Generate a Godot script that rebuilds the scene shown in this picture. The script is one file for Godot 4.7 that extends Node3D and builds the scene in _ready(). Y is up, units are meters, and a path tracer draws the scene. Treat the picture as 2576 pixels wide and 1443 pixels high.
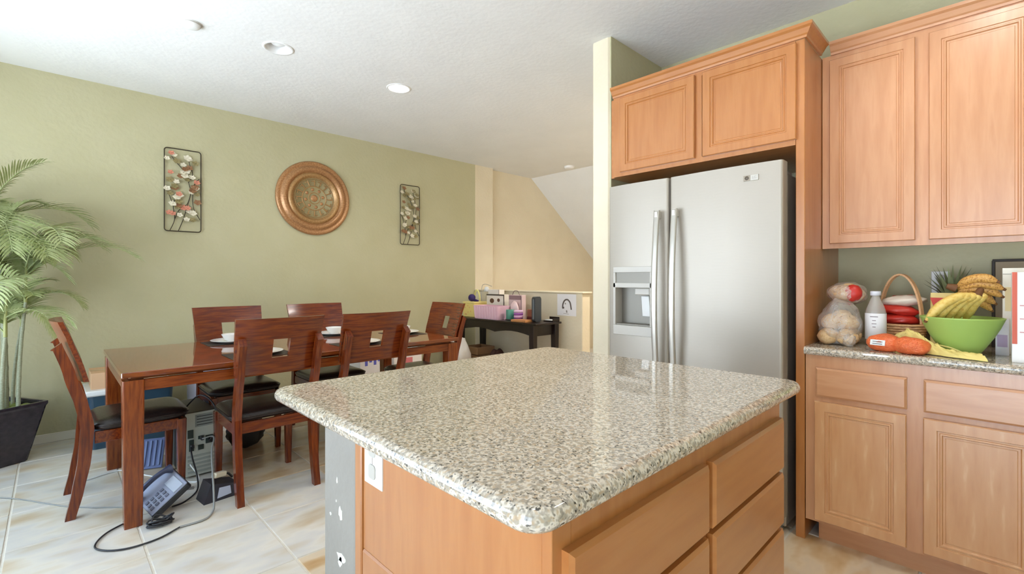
extends Node3D

var M := {}
var taken := {}
var rng := RandomNumberGenerator.new()

# ---------------------------------------------------------------- helpers
# x runs along the green wall, w runs away from the kitchen towards it (z = -w)
func P(x: float, y: float, w: float) -> Vector3:
	return Vector3(x, y, -w)

func numbered(called: String) -> String:
	if not taken.has(called):
		taken[called] = 0
		return called
	taken[called] += 1
	return "%s_%03d" % [called, taken[called]]

func thing(called: String, label: String, category: String, at := Vector3.ZERO, turn := 0.0, group := "") -> Node3D:
	var o := Node3D.new()
	o.name = numbered(called)
	add_child(o)
	o.position = at
	o.rotation.y = turn
	tag(o, label, category, group)
	return o

func tag(o: Node, label: String, category: String, group := "") -> void:
	o.set_meta("label", label)
	o.set_meta("category", category)
	if group != "":
		o.set_meta("group", group)

func part(st: SurfaceTool, called: String, m: Material, parent: Node, at := Vector3.ZERO) -> MeshInstance3D:
	st.generate_normals()
	var o := MeshInstance3D.new()
	o.mesh = st.commit()
	o.material_override = m
	o.name = called
	parent.add_child(o, true)
	o.position = at
	return o

func struct(st: SurfaceTool, called: String, m: Material, label: String) -> MeshInstance3D:
	var o := part(st, called, m, self)
	o.set_meta("kind", "structure")
	o.set_meta("label", label)
	return o

func mb() -> SurfaceTool:
	var st := SurfaceTool.new()
	st.begin(Mesh.PRIMITIVE_TRIANGLES)
	return st

func tri(st: SurfaceTool, a: Vector3, b: Vector3, c: Vector3, n: Vector3) -> void:
	if (b - a).cross(c - a).dot(n) > 0.0:
		st.add_vertex(a); st.add_vertex(c); st.add_vertex(b)
	else:
		st.add_vertex(a); st.add_vertex(b); st.add_vertex(c)

func quad(st: SurfaceTool, a: Vector3, b: Vector3, c: Vector3, d: Vector3, n: Vector3) -> void:
	tri(st, a, b, c, n)
	tri(st, a, c, d, n)

func bx(st: SurfaceTool, c: Vector3, s: Vector3, b := 0.0, bas := Basis()) -> void:
	st.set_smooth_group(-1)
	var h := s / 2.0
	b = minf(b, minf(h.x, minf(h.y, h.z)) * 0.9)
	for i in 3:
		var j := (i + 1) % 3
		var k := (i + 2) % 3
		for sg in [-1.0, 1.0]:
			var q: Array[Vector3] = []
			for t in [[-1.0, -1.0], [1.0, -1.0], [1.0, 1.0], [-1.0, 1.0]]:
				var v := Vector3.ZERO
				v[i] = sg * h[i]
				v[j] = t[0] * (h[j] - b)
				v[k] = t[1] * (h[k] - b)
				q.append(c + bas * v)
			var n := Vector3.ZERO
			n[i] = sg
			quad(st, q[0], q[1], q[2], q[3], bas * n)
		if b > 0.0:
			for sj in [-1.0, 1.0]:
				for sk in [-1.0, 1.0]:
					var q2: Array[Vector3] = []
					for t2 in [[-1.0, 0], [1.0, 0], [1.0, 1], [-1.0, 1]]:
						var v2 := Vector3.ZERO
						v2[i] = t2[0] * (h[i] - b)
						v2[j] = sj * (h[j] if t2[1] == 0 else h[j] - b)
						v2[k] = sk * (h[k] - b if t2[1] == 0 else h[k])
						q2.append(c + bas * v2)
					var n2 := Vector3.ZERO
					n2[j] = sj
					n2[k] = sk
					quad(st, q2[0], q2[1], q2[2], q2[3], bas * n2)
	if b > 0.0:
		for sx in [-1.0, 1.0]:
			for sy in [-1.0, 1.0]:
				for sz in [-1.0, 1.0]:
					var g := Vector3(sx, sy, sz)
					tri(st, c + bas * (g * Vector3(h.x, h.y - b, h.z - b)), c + bas * (g * Vector3(h.x - b, h.y, h.z - b)), c + bas * (g * Vector3(h.x - b, h.y - b, h.z)), bas * g)

# box given by its two corners in (x, y, w)
func bw(st: SurfaceTool, x0: float, x1: float, y0: float, y1: float, w0: float, w1: float, b := 0.0) -> void:
	bx(st, Vector3((x0 + x1) / 2, (y0 + y1) / 2, -(w0 + w1) / 2), Vector3(x1 - x0, y1 - y0, w1 - w0), b)

func middle(l: PackedVector3Array) -> Vector3:
	var m := Vector3.ZERO
	for p in l:
		m += p
	return m / l.size()

func loft(st: SurfaceTool, loops: Array, caps := true, smooth := true, closed := true) -> void:
	var n: int = loops[0].size()
	var last := n if closed else n - 1
	var vote := 0.0
	for i in loops.size() - 1:
		var a: PackedVector3Array = loops[i]
		var b: PackedVector3Array = loops[i + 1]
		var m := (middle(a) + middle(b)) / 2.0
		for j in last:
			var k := (j + 1) % n
			var nn := (a[k] - a[j]).cross(b[j] - a[j])
			vote += nn.dot((a[j] + b[k]) / 2.0 - m)
	var flip := vote < 0.0
	st.set_smooth_group(0 if smooth else -1)
	for i in loops.size() - 1:
		var a2: PackedVector3Array = loops[i]
		var b2: PackedVector3Array = loops[i + 1]
		for j in last:
			var k2 := (j + 1) % n
			var q := [a2[j], a2[k2], b2[k2], b2[j]]
			if flip:
				q = [a2[k2], a2[j], b2[j], b2[k2]]
			for v in [0, 2, 1, 0, 3, 2]:
				st.add_vertex(q[v])
	if caps:
		st.set_smooth_group(-1)
		for e in 2:
			var l: PackedVector3Array = loops[0] if e == 0 else loops[loops.size() - 1]
			var l2: PackedVector3Array = loops[1] if e == 0 else loops[loops.size() - 2]
			var m2 := middle(l)
			var out := m2 - middle(l2)
			for j in n:
				tri(st, m2, l[j], l[(j + 1) % n], out)

func lathe(st: SurfaceTool, prof: Array, n := 32, at := Vector3.ZERO, bas := Basis(), caps := false) -> void:
	var loops := []
	for p in prof:
		var l := PackedVector3Array()
		for i in n:
			var a := TAU * i / n
			l.append(at + bas * Vector3(cos(a) * p[0], p[1], sin(a) * p[0]))
		loops.append(l)
	loft(st, loops, caps)

func tube(st: SurfaceTool, pts: Array, r, n := 8, caps := true) -> void:
	var loops := []
	var up := Vector3.UP
	for i in pts.size():
		var d: Vector3 = (pts[mini(i + 1, pts.size() - 1)] - pts[maxi(i - 1, 0)]).normalized()
		if absf(d.dot(up)) > 0.95:
			up = Vector3.RIGHT if absf(d.x) < 0.9 else Vector3.FORWARD
		var s := d.cross(up).normalized()
		var t := s.cross(d).normalized()
		up = t
		var rr: float = r[i] if r is Array else r
		var l := PackedVector3Array()
		for j in n:
			var a := TAU * j / n
			l.append(pts[i] + (s * cos(a) + t * sin(a)) * rr)
		loops.append(l)
	loft(st, loops, caps)

func curve(pts: Array, steps := 6) -> Array:
	var out := []
	for i in pts.size() - 1:
		var p0: Vector3 = pts[maxi(i - 1, 0)]
		var p1: Vector3 = pts[i]
		var p2: Vector3 = pts[i + 1]
		var p3: Vector3 = pts[mini(i + 2, pts.size() - 1)]
		for s in steps:
			var t := float(s) / steps
			out.append(0.5 * (2.0 * p1 + (p2 - p0) * t + (2.0 * p0 - 5.0 * p1 + 4.0 * p2 - p3) * t * t + (3.0 * p1 - p0 - 3.0 * p2 + p3) * t * t * t))
	out.append(pts[pts.size() - 1])
	return out

# polygon in local x, y pulled along local z
func prism(st: SurfaceTool, poly: PackedVector2Array, depth: float, xf := Transform3D()) -> void:
	st.set_smooth_group(-1)
	var ix := Geometry2D.triangulate_polygon(poly)
	for s in 2:
		var z := depth * s
		var n := xf.basis * Vector3(0, 0, 1.0 if s == 1 else -1.0)
		for i in range(0, ix.size(), 3):
			tri(st, xf * Vector3(poly[ix[i]].x, poly[ix[i]].y, z), xf * Vector3(poly[ix[i + 1]].x, poly[ix[i + 1]].y, z), xf * Vector3(poly[ix[i + 2]].x, poly[ix[i + 2]].y, z), n)
	var turn := -1.0 if Geometry2D.is_polygon_clockwise(poly) else 1.0
	for i in poly.size():
		var a := poly[i]
		var b := poly[(i + 1) % poly.size()]
		var d := b - a
		quad(st, xf * Vector3(a.x, a.y, 0), xf * Vector3(b.x, b.y, 0), xf * Vector3(b.x, b.y, depth), xf * Vector3(a.x, a.y, depth), xf.basis * (Vector3(d.y, -d.x, 0) * turn))

func rounded(w: float, h: float, r: float, n := 5) -> PackedVector2Array:
	var o := PackedVector2Array()
	for k in 4:
		var cx := (w / 2 - r) * (1 if k == 0 or k == 3 else -1)
		var cy := (h / 2 - r) * (1 if k < 2 else -1)
		for i in n + 1:
			var a := PI / 2 * (k + float(i) / n)
			o.append(Vector2(cx + cos(a) * r, cy + sin(a) * r))
	return o

# nested rectangles (inset, height): door and drawer fronts, facing +z
func rings_rect(st: SurfaceTool, w: float, h: float, prof: Array) -> void:
	st.set_smooth_group(-1)
	for i in prof.size() - 1:
		var a: Array = prof[i]
		var b: Array = prof[i + 1]
		var di: float = b[0] - a[0]
		var dz: float = b[1] - a[1]
		var ca := corners(w, h, a[0], a[1])
		var cb := corners(w, h, b[0], b[1])
		var dirs := [Vector3(0, -1, 0), Vector3(1, 0, 0), Vector3(0, 1, 0), Vector3(-1, 0, 0)]
		for k in 4:
			var j := (k + 1) % 4
			quad(st, ca[k], ca[j], cb[j], cb[k], dirs[k] * dz + Vector3(0, 0, di))

func corners(w: float, h: float, i: float, z: float) -> Array:
	return [Vector3(-w / 2 + i, -h / 2 + i, z), Vector3(w / 2 - i, -h / 2 + i, z), Vector3(w / 2 - i, h / 2 - i, z), Vector3(-w / 2 + i, h / 2 - i, z)]

func blob(st: SurfaceTool, c: Vector3, r: Vector3, amp: float, freq: float, sd: int, nu := 28, nv := 18, bas := Basis(), flat_base := -9.0) -> void:
	var nz := FastNoiseLite.new()
	nz.seed = sd
	nz.frequency = freq
	nz.fractal_octaves = 3
	var loops := []
	for i in nv + 1:
		var th := PI * clampf(float(i) / nv, 0.01, 0.99)
		var l := PackedVector3Array()
		for j in nu:
			var ph := TAU * j / nu
			var d := Vector3(sin(th) * cos(ph), cos(th), sin(th) * sin(ph))
			var v := d * r * (1.0 + amp * nz.get_noise_3d(d.x * 10, d.y * 10, d.z * 10))
			v = bas * v
			v.y = maxf(v.y, flat_base)
			l.append(c + v)
		loops.append(l)
	loft(st, loops, true)

# ---------------------------------------------------------------- materials
func tex(sd: int, freq: float, octs: int, cols: Array, stops: Array, size := 512, cell := false) -> ImageTexture:
	var n := FastNoiseLite.new()
	n.seed = sd
	n.frequency = freq
	n.fractal_octaves = octs
	n.noise_type = FastNoiseLite.TYPE_CELLULAR if cell else FastNoiseLite.TYPE_SIMPLEX_SMOOTH
	if cell:
		n.cellular_return_type = FastNoiseLite.RETURN_CELL_VALUE
		n.fractal_type = FastNoiseLite.FRACTAL_NONE
	var src := n.get_seamless_image(size, size).get_data()
	var g := Gradient.new()
	g.offsets = PackedFloat32Array(stops)
	g.colors = PackedColorArray(cols)
	var lut := []
	for i in 256:
		var c := g.sample(i / 255.0)
		lut.append([c.r8, c.g8, c.b8])
	var out := PackedByteArray()
	out.resize(size * size * 3)
	for i in size * size:
		var c2: Array = lut[src[i]]
		out[i * 3] = c2[0]
		out[i * 3 + 1] = c2[1]
		out[i * 3 + 2] = c2[2]
	return ImageTexture.create_from_image(Image.create_from_data(size, size, false, Image.FORMAT_RGB8, out))

func bump(sd: int, freq: float, octs: int, strength: float, size := 512) -> ImageTexture:
	var n := FastNoiseLite.new()
	n.seed = sd
	n.frequency = freq
	n.fractal_octaves = octs
	var im := n.get_seamless_image(size, size)
	im.convert(Image.FORMAT_RGBA8)
	im.bump_map_to_normal_map(strength)
	return ImageTexture.create_from_image(im)

func mat(c: Color, rough := 0.6, metal := 0.0) -> StandardMaterial3D:
	var m := StandardMaterial3D.new()
	m.albedo_color = c
	m.roughness = rough
	m.metallic = metal
	return m

func tmat(t: Texture2D, scale: Vector3, rough := 0.5, normal: Texture2D = null, depth := 1.0, tint := Color.WHITE) -> StandardMaterial3D:
	var m := mat(tint, rough)
	m.albedo_texture = t
	m.uv1_triplanar = true
	m.uv1_world_triplanar = true
	m.uv1_triplanar_sharpness = 8.0
	m.uv1_scale = scale
	if normal:
		m.normal_enabled = true
		m.normal_texture = normal
		m.normal_scale = depth
	return m

func C(r: int, g: int, b: int) -> Color:
	return Color8(r, g, b)

func granite(size: int) -> ImageTexture:
	var layers := []
	for k in 4:
		var n := FastNoiseLite.new()
		n.seed = 40 + k
		n.noise_type = FastNoiseLite.TYPE_SIMPLEX_SMOOTH
		n.frequency = [0.05, 0.075, 0.06, 0.012][k]
		n.fractal_octaves = [3, 2, 2, 2][k]
		layers.append(n.get_seamless_image(size, size).get_data())
	var out := PackedByteArray()
	out.resize(size * size * 3)
	var la: PackedByteArray = layers[0]
	var lb: PackedByteArray = layers[1]
	var lc: PackedByteArray = layers[2]
	var ld: PackedByteArray = layers[3]
	for i in size * size:
		var a := la[i] / 255.0
		var col := Color(0.655, 0.61, 0.545).lerp(Color(0.84, 0.795, 0.73), smoothstep(0.34, 0.60, a))
		var tan_ := smoothstep(0.60, 0.76, lc[i] / 255.0)
		col = col.lerp(Color(0.70, 0.59, 0.46), tan_ * 0.6)
		var grey := smoothstep(0.62, 0.74, 1.0 - lc[i] / 255.0)
		col = col.lerp(Color(0.52, 0.49, 0.45), grey * 0.75)
		var dark := smoothstep(0.70, 0.77, lb[i] / 255.0) * smoothstep(0.25, 0.55, ld[i] / 255.0)
		col = col.lerp(Color(0.20, 0.18, 0.155), dark * 0.92)
		out[i * 3] = col.r8
		out[i * 3 + 1] = col.g8
		out[i * 3 + 2] = col.b8
	return ImageTexture.create_from_image(Image.create_from_data(size, size, false, Image.FORMAT_RGB8, out))

func make_materials() -> void:
	var plaster := bump(3, 0.06, 3, 2.0)
	var soft := [0.0, 1.0]
	M.green = tmat(tex(11, 0.01, 3, [C(184, 177, 140), C(189, 182, 147)], soft, 256), Vector3(0.8, 0.8, 0.8), 0.55, plaster, 0.25)
	M.cream = tmat(tex(12, 0.01, 3, [C(222, 208, 180), C(227, 214, 187)], soft, 256), Vector3(0.8, 0.8, 0.8), 0.6, plaster, 0.25)
	M.white = tmat(tex(13, 0.01, 3, [C(226, 225, 221), C(231, 230, 226)], soft, 256), Vector3(0.7, 0.7, 0.7), 0.75, plaster, 0.2)
	M.blue_grey = tmat(tex(14, 0.012, 3, [C(147, 141, 132), C(153, 147, 138)], soft, 256), Vector3(1, 1, 1), 0.5, plaster, 0.25)
	M.trim = mat(C(232, 226, 212), 0.4)
	# maple cabinets: one grain picture, stretched along the boards
	var maple := tex(21, 0.012, 5, [C(172, 106, 52), C(179, 114, 58), C(184, 120, 64), C(175, 110, 55)], [0.0, 0.4, 0.7, 1.0])
	M.maple_y = tmat(maple, Vector3(3.0, 0.35, 3.0), 0.34)
	M.maple_z = tmat(maple, Vector3(3.0, 3.0, 0.35), 0.34)
	M.maple_x = tmat(maple, Vector3(0.35, 3.0, 3.0), 0.34)
	for k in ["maple_y", "maple_z", "maple_x"]:
		M[k].clearcoat_enabled = true
		M[k].clearcoat = 0.7
		M[k].clearcoat_roughness = 0.25
	var maple_worn_lit := tex(22, 0.014, 5, [C(196, 138, 88), C(203, 147, 97), C(207, 153, 104), C(217, 172, 126)], [0.0, 0.35, 0.75, 1.0])  # pale wear, with the whole tone lightened to stand in for light
	M.maple_worn_lit = tmat(maple_worn_lit, Vector3(3.2, 0.5, 3.2), 0.36)
	M.maple_worn_lit.clearcoat_enabled = true
	M.maple_worn_lit.clearcoat = 1.0
	M.maple_worn_lit.clearcoat_roughness = 0.3
	# paler maple copy for the counter cabinets, brighter light put into its colour
	var maple_lit := tex(26, 0.012, 5, [C(189, 131, 88), C(197, 140, 97), C(202, 147, 104), C(193, 135, 92)], [0.0, 0.4, 0.7, 1.0])
	M.maple_lit_y = tmat(maple_lit, Vector3(3.0, 0.35, 3.0), 0.34)
	M.maple_lit_z = tmat(maple_lit, Vector3(3.0, 3.0, 0.35), 0.34)
	for k in ["maple_lit_y", "maple_lit_z"]:
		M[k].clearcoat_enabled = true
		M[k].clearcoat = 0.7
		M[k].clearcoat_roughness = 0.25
	# cherry-stained dining set
	var cherry := tex(23, 0.014, 5, [C(72, 20, 4), C(102, 37, 8), C(124, 52, 12), C(88, 28, 6)], [0.0, 0.4, 0.7, 1.0])
	M.cherry_x = tmat(cherry, Vector3(0.6, 7.0, 7.0), 0.22)
	M.cherry_y = tmat(cherry, Vector3(7.0, 0.6, 7.0), 0.25)
	M.cherry_z = tmat(cherry, Vector3(7.0, 7.0, 0.6), 0.22)
	var table := tex(25, 0.014, 5, [C(88, 34, 10), C(118, 52, 16), C(136, 66, 22), C(104, 44, 13)], [0.0, 0.4, 0.7, 1.0])
	M.table_x = tmat(table, Vector3(0.6, 7.0, 7.0), 0.22)
	M.table_y = tmat(table, Vector3(7.0, 0.6, 7.0), 0.25)
	M.table_z = tmat(table, Vector3(7.0, 7.0, 0.6), 0.22)
	for k in ["cherry_x", "cherry_y", "cherry_z", "table_x", "table_y", "table_z"]:
		M[k].clearcoat_enabled = true
		M[k].clearcoat = 0.25
		M[k].clearcoat_roughness = 0.12
	var espresso := tex(24, 0.014, 4, [C(18, 8, 5), C(30, 15, 10)], soft, 256)
	M.espresso = tmat(espresso, Vector3(6, 1, 6), 0.28)
	M.granite = tmat(granite(1024), Vector3(1.35, 1.35, 1.35), 0.035)
	M.granite.metallic_specular = 1.0
	# floor tiles
	var greyish := [C(200, 176, 142), C(214, 202, 182), C(222, 214, 200), C(212, 206, 197), C(204, 190, 168)]
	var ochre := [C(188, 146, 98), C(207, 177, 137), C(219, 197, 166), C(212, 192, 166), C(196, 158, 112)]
	for k in 4:
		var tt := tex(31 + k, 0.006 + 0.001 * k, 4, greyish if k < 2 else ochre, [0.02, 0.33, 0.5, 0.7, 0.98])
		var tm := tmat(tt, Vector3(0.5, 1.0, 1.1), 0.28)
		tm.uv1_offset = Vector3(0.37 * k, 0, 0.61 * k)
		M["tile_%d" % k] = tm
	M.grout = tmat(tex(36, 0.05, 3, [C(214, 204, 188), C(228, 220, 206)], soft, 256), Vector3(3, 3, 3), 0.8)
	# appliance metal
	M.steel = tmat(tex(41, 0.05, 3, [C(172, 163, 150), C(178, 169, 156)], soft, 256), Vector3(8, 60, 0.6), 0.38)
	M.steel.metallic = 0.25
	M.chrome = mat(C(196, 190, 180), 0.28, 0.6)
	M.steel_dark = mat(C(128, 122, 112), 0.4, 0.4)
	M.grey_plastic = mat(C(192, 186, 176), 0.35)
	M.dark_plastic = mat(C(38, 38, 42), 0.35)
	M.black = mat(C(18, 17, 18), 0.4)
	M.white_plastic = mat(C(232, 231, 228), 0.35)
	M.leather = tmat(tex(51, 0.06, 3, [C(30, 22, 20), C(42, 32, 28)], soft, 256), Vector3(4, 4, 4), 0.3, bump(52, 0.09, 2, 2.0, 256), 0.3)
	M.china = mat(C(236, 232, 226), 0.15)
	M.placemat = mat(C(48, 36, 28), 0.6)
	# palm
	M.leaf = tmat(tex(61, 0.02, 3, [C(132, 146, 86), C(178, 184, 134), C(154, 166, 110)], [0.0, 0.5, 1.0], 256), Vector3(3, 3, 3), 0.5)
	M.leaf.backlight_enabled = true
	M.leaf.backlight = C(84, 98, 44)
	M.leaf.cull_mode = BaseMaterial3D.CULL_DISABLED
	M.cane = tmat(tex(62, 0.03, 3, [C(136, 140, 112), C(172, 172, 146)], soft, 256), Vector3(6, 14, 6), 0.55)
	M.stalk = mat(C(164, 166, 104), 0.5)
	M.soil = mat(C(62, 46, 34), 0.9)
	M.moss = mat(C(120, 132, 70), 0.9)
	M.planter = tmat(tex(63, 0.03, 3, [C(40, 34, 40), C(58, 50, 56)], soft, 256), Vector3(3, 3, 3), 0.25)
	# wall ornaments
	M.bronze = tmat(tex(64, 0.04, 3, [C(150, 112, 68), C(186, 146, 96)], soft, 256), Vector3(5, 5, 5), 0.38)
	M.bronze.metallic = 0.4
	M.copper = tmat(tex(65, 0.04, 3, [C(150, 104, 66), C(192, 146, 100)], soft, 256), Vector3(5, 5, 5), 0.35)
	M.copper.metallic = 0.4
	M.verdigris = tmat(tex(66, 0.06, 3, [C(128, 116, 80), C(176, 160, 116)], soft, 256), Vector3(8, 8, 8), 0.5)
	M.iron = mat(C(66, 56, 40), 0.5, 0.3)
	M.petal_coral = mat(C(214, 138, 112), 0.45)
	M.petal_cream = mat(C(232, 222, 198), 0.4)
	M.petal_olive = mat(C(150, 136, 92), 0.45)
	M.petal_brown = mat(C(150, 108, 74), 0.45)
	var gl := mat(Color(1, 1, 1, 0.08), 0.02)
	gl.transparency = BaseMaterial3D.TRANSPARENCY_ALPHA
	M.glass = gl
	var film := mat(Color(0.93, 0.90, 0.87, 0.30), 0.12)
	film.transparency = BaseMaterial3D.TRANSPARENCY_ALPHA
	film.normal_enabled = true
	film.normal_texture = bump(71, 0.03, 4, 10.0, 256)
	film.normal_scale = 1.2
	film.uv1_triplanar = true
	film.uv1_scale = Vector3(5, 5, 5)
	M.film = film

# ---------------------------------------------------------------- the room
func build_room() -> void:
	var st := mb()
	bw(st, -1.3, 7.35, -0.12, -0.004, -1.5, 5.15)
	var fl := struct(st, "floor", M.grout, "beige stone-look floor tiles with pale grout")
	var xs := []
	var x := -0.155 - 0.46 * 3
	while x < 4.2:
		xs.append(x)
		x += 0.46
	var ws := []
	var w := 2.14 - 0.476 * 9
	while w < 5.0:
		ws.append(w)
		w += 0.476
	var meshes := {}
	for i in xs.size():
		for j in ws.size():
			var x0 := maxf(xs[i] + 0.004, -1.2)
			var x1: float = minf(xs[i] + 0.456, 4.11)
			var w0 := maxf(ws[j] + 0.004, -1.4)
			var w1: float = minf(ws[j] + 0.472, 4.953)
			if x1 - x0 < 0.03 or w1 - w0 < 0.03 or (x0 > 3.2 and w0 < 1.7):
				continue
			var key := "%.3f_%.3f" % [x1 - x0, w1 - w0]
			if not meshes.has(key):
				var s2 := mb()
				bx(s2, Vector3.ZERO, Vector3(x1 - x0, 0.012, w1 - w0), 0.0025)
				s2.generate_normals()
				meshes[key] = s2.commit()
			var t := MeshInstance3D.new()
			t.mesh = meshes[key]
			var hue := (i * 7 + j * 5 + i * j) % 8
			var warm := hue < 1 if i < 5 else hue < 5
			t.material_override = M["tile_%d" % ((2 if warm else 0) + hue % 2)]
			t.name = "tile"
			fl.add_child(t, true)
			t.position = P((x0 + x1) / 2, -0.006, (w0 + w1) / 2)
	# ceiling with a real hole for the unlit can
	var ce := CSGBox3D.new()
	ce.name = "ceiling"
	ce.size = Vector3(6.6, 0.3, 6.65)
	ce.position = P(2.0, 2.762 + 0.15, 1.825)
	ce.material = M.white
	ce.set_meta("kind", "structure")
	ce.set_meta("label", "smooth white ceiling")
	add_child(ce)
	var hole := CSGCylinder3D.new()
	hole.name = "light_hole"
	hole.operation = CSGShape3D.OPERATION_SUBTRACTION
	hole.radius = 0.078
	hole.height = 0.22
	hole.sides = 40
	hole.material = M.white
	ce.add_child(hole)
	hole.position = P(1.087, 2.762, 3.367) - ce.position
	# sloping underside of the upper stair flight
	st = mb()
	var q := PackedVector2Array([Vector2(5.29, 2.762), Vector2(7.3, 1.235), Vector2(7.3, 3.06), Vector2(5.29, 3.06)])
	prism(st, q, 3.16, Transform3D(Basis(), Vector3(0, 0, -5.03)))
	struct(st, "ceiling_stair_slope", M.white, "white sloping underside of the stairs")
	# walls
	st = mb()
	bw(st, -1.3, 4.11, -0.05, 2.9, 4.955, 5.1)
	struct(st, "wall_north", M.green, "long sage green dining room wall")
	st = mb()
	bw(st, 4.11, 4.43, -0.05, 2.9, 4.955, 5.1)
	bw(st, 4.43, 7.3, -0.05, 2.9, 5.03, 5.14)
	struct(st, "wall_stairwell", M.cream, "cream wall behind the staircase")
	st = mb()
	bw(st, 7.25, 7.35, -0.05, 2.9, 1.8, 5.1)
	struct(st, "wall_stair_end", M.cream, "cream end wall of the stairwell")
	st = mb()
	bw(st, 4.11, 4.25, -0.05, 1.06, 3.15, 4.955, 0.006)
	bw(st, 4.095, 4.265, 1.06, 1.078, 3.13, 4.955, 0.005)
	struct(st, "wall_stair_half", M.cream, "cream half wall beside the staircase")
	st = mb()
	bw(st, 3.2, 3.32, -0.05, 2.9, -1.5, 1.74)
	struct(st, "wall_east", M.green, "sage green kitchen wall behind the cabinets")
	st = mb()
	bw(st, 2.55, 7.3, -0.05, 2.9, 1.738, 1.875, 0.012)
	var stub := struct(st, "wall_refrigerator", M.cream, "cream wall end beside the refrigerator")
	st = mb()
	bw(st, 2.556, 3.2, -0.05, 2.9, 1.73, 1.738)
	part(st, "green_paint", M.green, stub)
	st = mb()
	bw(st, -1.3, 3.3, -0.05, 2.9, -1.5, -1.4)
	struct(st, "wall_south", M.green, "sage green wall behind the kitchen")
	# west wall with the glass door of the dining area and the kitchen window
	st = mb()
	var X0 := -1.3
	var X1 := -1.2
	bw(st, X0, X1, -0.05, 2.9, -1.5, -0.85)
	bw(st, X0, X1, 2.15, 2.9, -0.85, 4.45)
	bw(st, X0, X1, -0.05, 2.15, 0.55, 1.6)
	bw(st, X0, X1, -0.05, 0.35, 1.6, 4.45)
	bw(st, X0, X1, -0.05, 2.9, 4.45, 5.1)
	struct(st, "wall_west", M.white, "white window wall")
	window_frame("window_1", 1.6, 4.45, 0.35, 2.15, 3, "wide white dining room window")
	window_frame("door_1", -0.85, 0.55, 0.0, 2.15, 2, "white sliding glass door of the kitchen")
	# baseboards
	st = mb()
	bw(st, -1.2, 4.1, 0.0, 0.066, 4.941, 4.955, 0.003)
	struct(st, "baseboard_north", M.trim, "cream painted baseboard under the green wall")
	st = mb()
	bw(st, 4.096, 4.11, 0.0, 0.066, 3.15, 4.94, 0.003)
	struct(st, "baseboard_stair", M.trim, "cream baseboard along the half wall")

func window_frame(called: String, w0: float, w1: float, y0: float, y1: float, n: int, label: String) -> MeshInstance3D:
	var st := mb()
	var t := 0.05
	bw(st, -1.29, -1.21, y0, y0 + t, w0, w1)
	bw(st, -1.29, -1.21, y1 - t, y1, w0, w1)
	bw(st, -1.29, -1.21, y0 + t, y1 - t, w0, w0 + t)
	bw(st, -1.29, -1.21, y0 + t, y1 - t, w1 - t, w1)
	for k in range(1, n):
		var m := w0 + (w1 - w0) * k / n
		bw(st, -1.29, -1.21, y0 + t, y1 - t, m - t / 2, m + t / 2)
	var o := struct(st, called, M.white_plastic, label)
	for k in n:
		var a := w0 + (w1 - w0) * k / n
		st = mb()
		bw(st, -1.252, -1.248, y0 + t, y1 - t, a + t, a + (w1 - w0) / n - t)
		part(st, "pane", M.glass, o)
	return o

# ---------------------------------------------------------------- kitchen
var DOOR := [[0.0, 0.0], [0.0, 0.016], [0.003, 0.020], [0.041, 0.020], [0.0435, 0.0155], [0.049, 0.0155], [0.0515, 0.0185], [0.056, 0.0185], [0.0595, 0.012], [0.066, 0.012], [0.068, 0.0135]]
var DRAWER := [[0.0, 0.0], [0.0, 0.014], [0.008, 0.020]]

func front(parent: Node3D, called: String, w: float, h: float, at: Vector3, turn: float, kind: String, upright: Material = null, level: Material = null) -> MeshInstance3D:
	var st := mb()
	var prof: Array = (DOOR if kind == "door" else DRAWER)
	rings_rect(st, w, h, prof)
	if kind != "door":
		var c := corners(w, h, prof[-1][0], prof[-1][1])
		quad(st, c[0], c[1], c[2], c[3], Vector3(0, 0, 1))
	var horiz: Material = level if level else (M.maple_z if absf(turn) > 0.1 else M.maple_x)
	var vert: Material = upright if upright else M.maple_y
	var o := part(st, called, vert if kind == "door" else horiz, parent, at)
	o.rotation.y = turn
	if kind == "door":
		st = mb()
		var c2 := corners(w, h, prof[-1][0], prof[-1][1])
		quad(st, c2[0], c2[1], c2[2], c2[3], Vector3(0, 0, 1))
		part(st, "panel", vert, o)
	return o

# crown moulding: profile swept along points (x, w) with outward corner directions
func crown(path: Array, dirs: Array) -> SurfaceTool:
	var prof := [[0.0, 0.0], [0.010, 0.0], [0.012, 0.010], [0.018, 0.016], [0.030, 0.036], [0.040, 0.044], [0.040, 0.058], [0.0, 0.058]]
	var st := mb()
	var loops := []
	for i in path.size():
		var l := PackedVector3Array()
		for p in prof:
			l.append(P(path[i][0] + dirs[i][0] * p[0], 2.35 + p[1], path[i][1] + dirs[i][1] * p[0]))
		loops.append(l)
	loft(st, loops, true, false)
	return st

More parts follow.
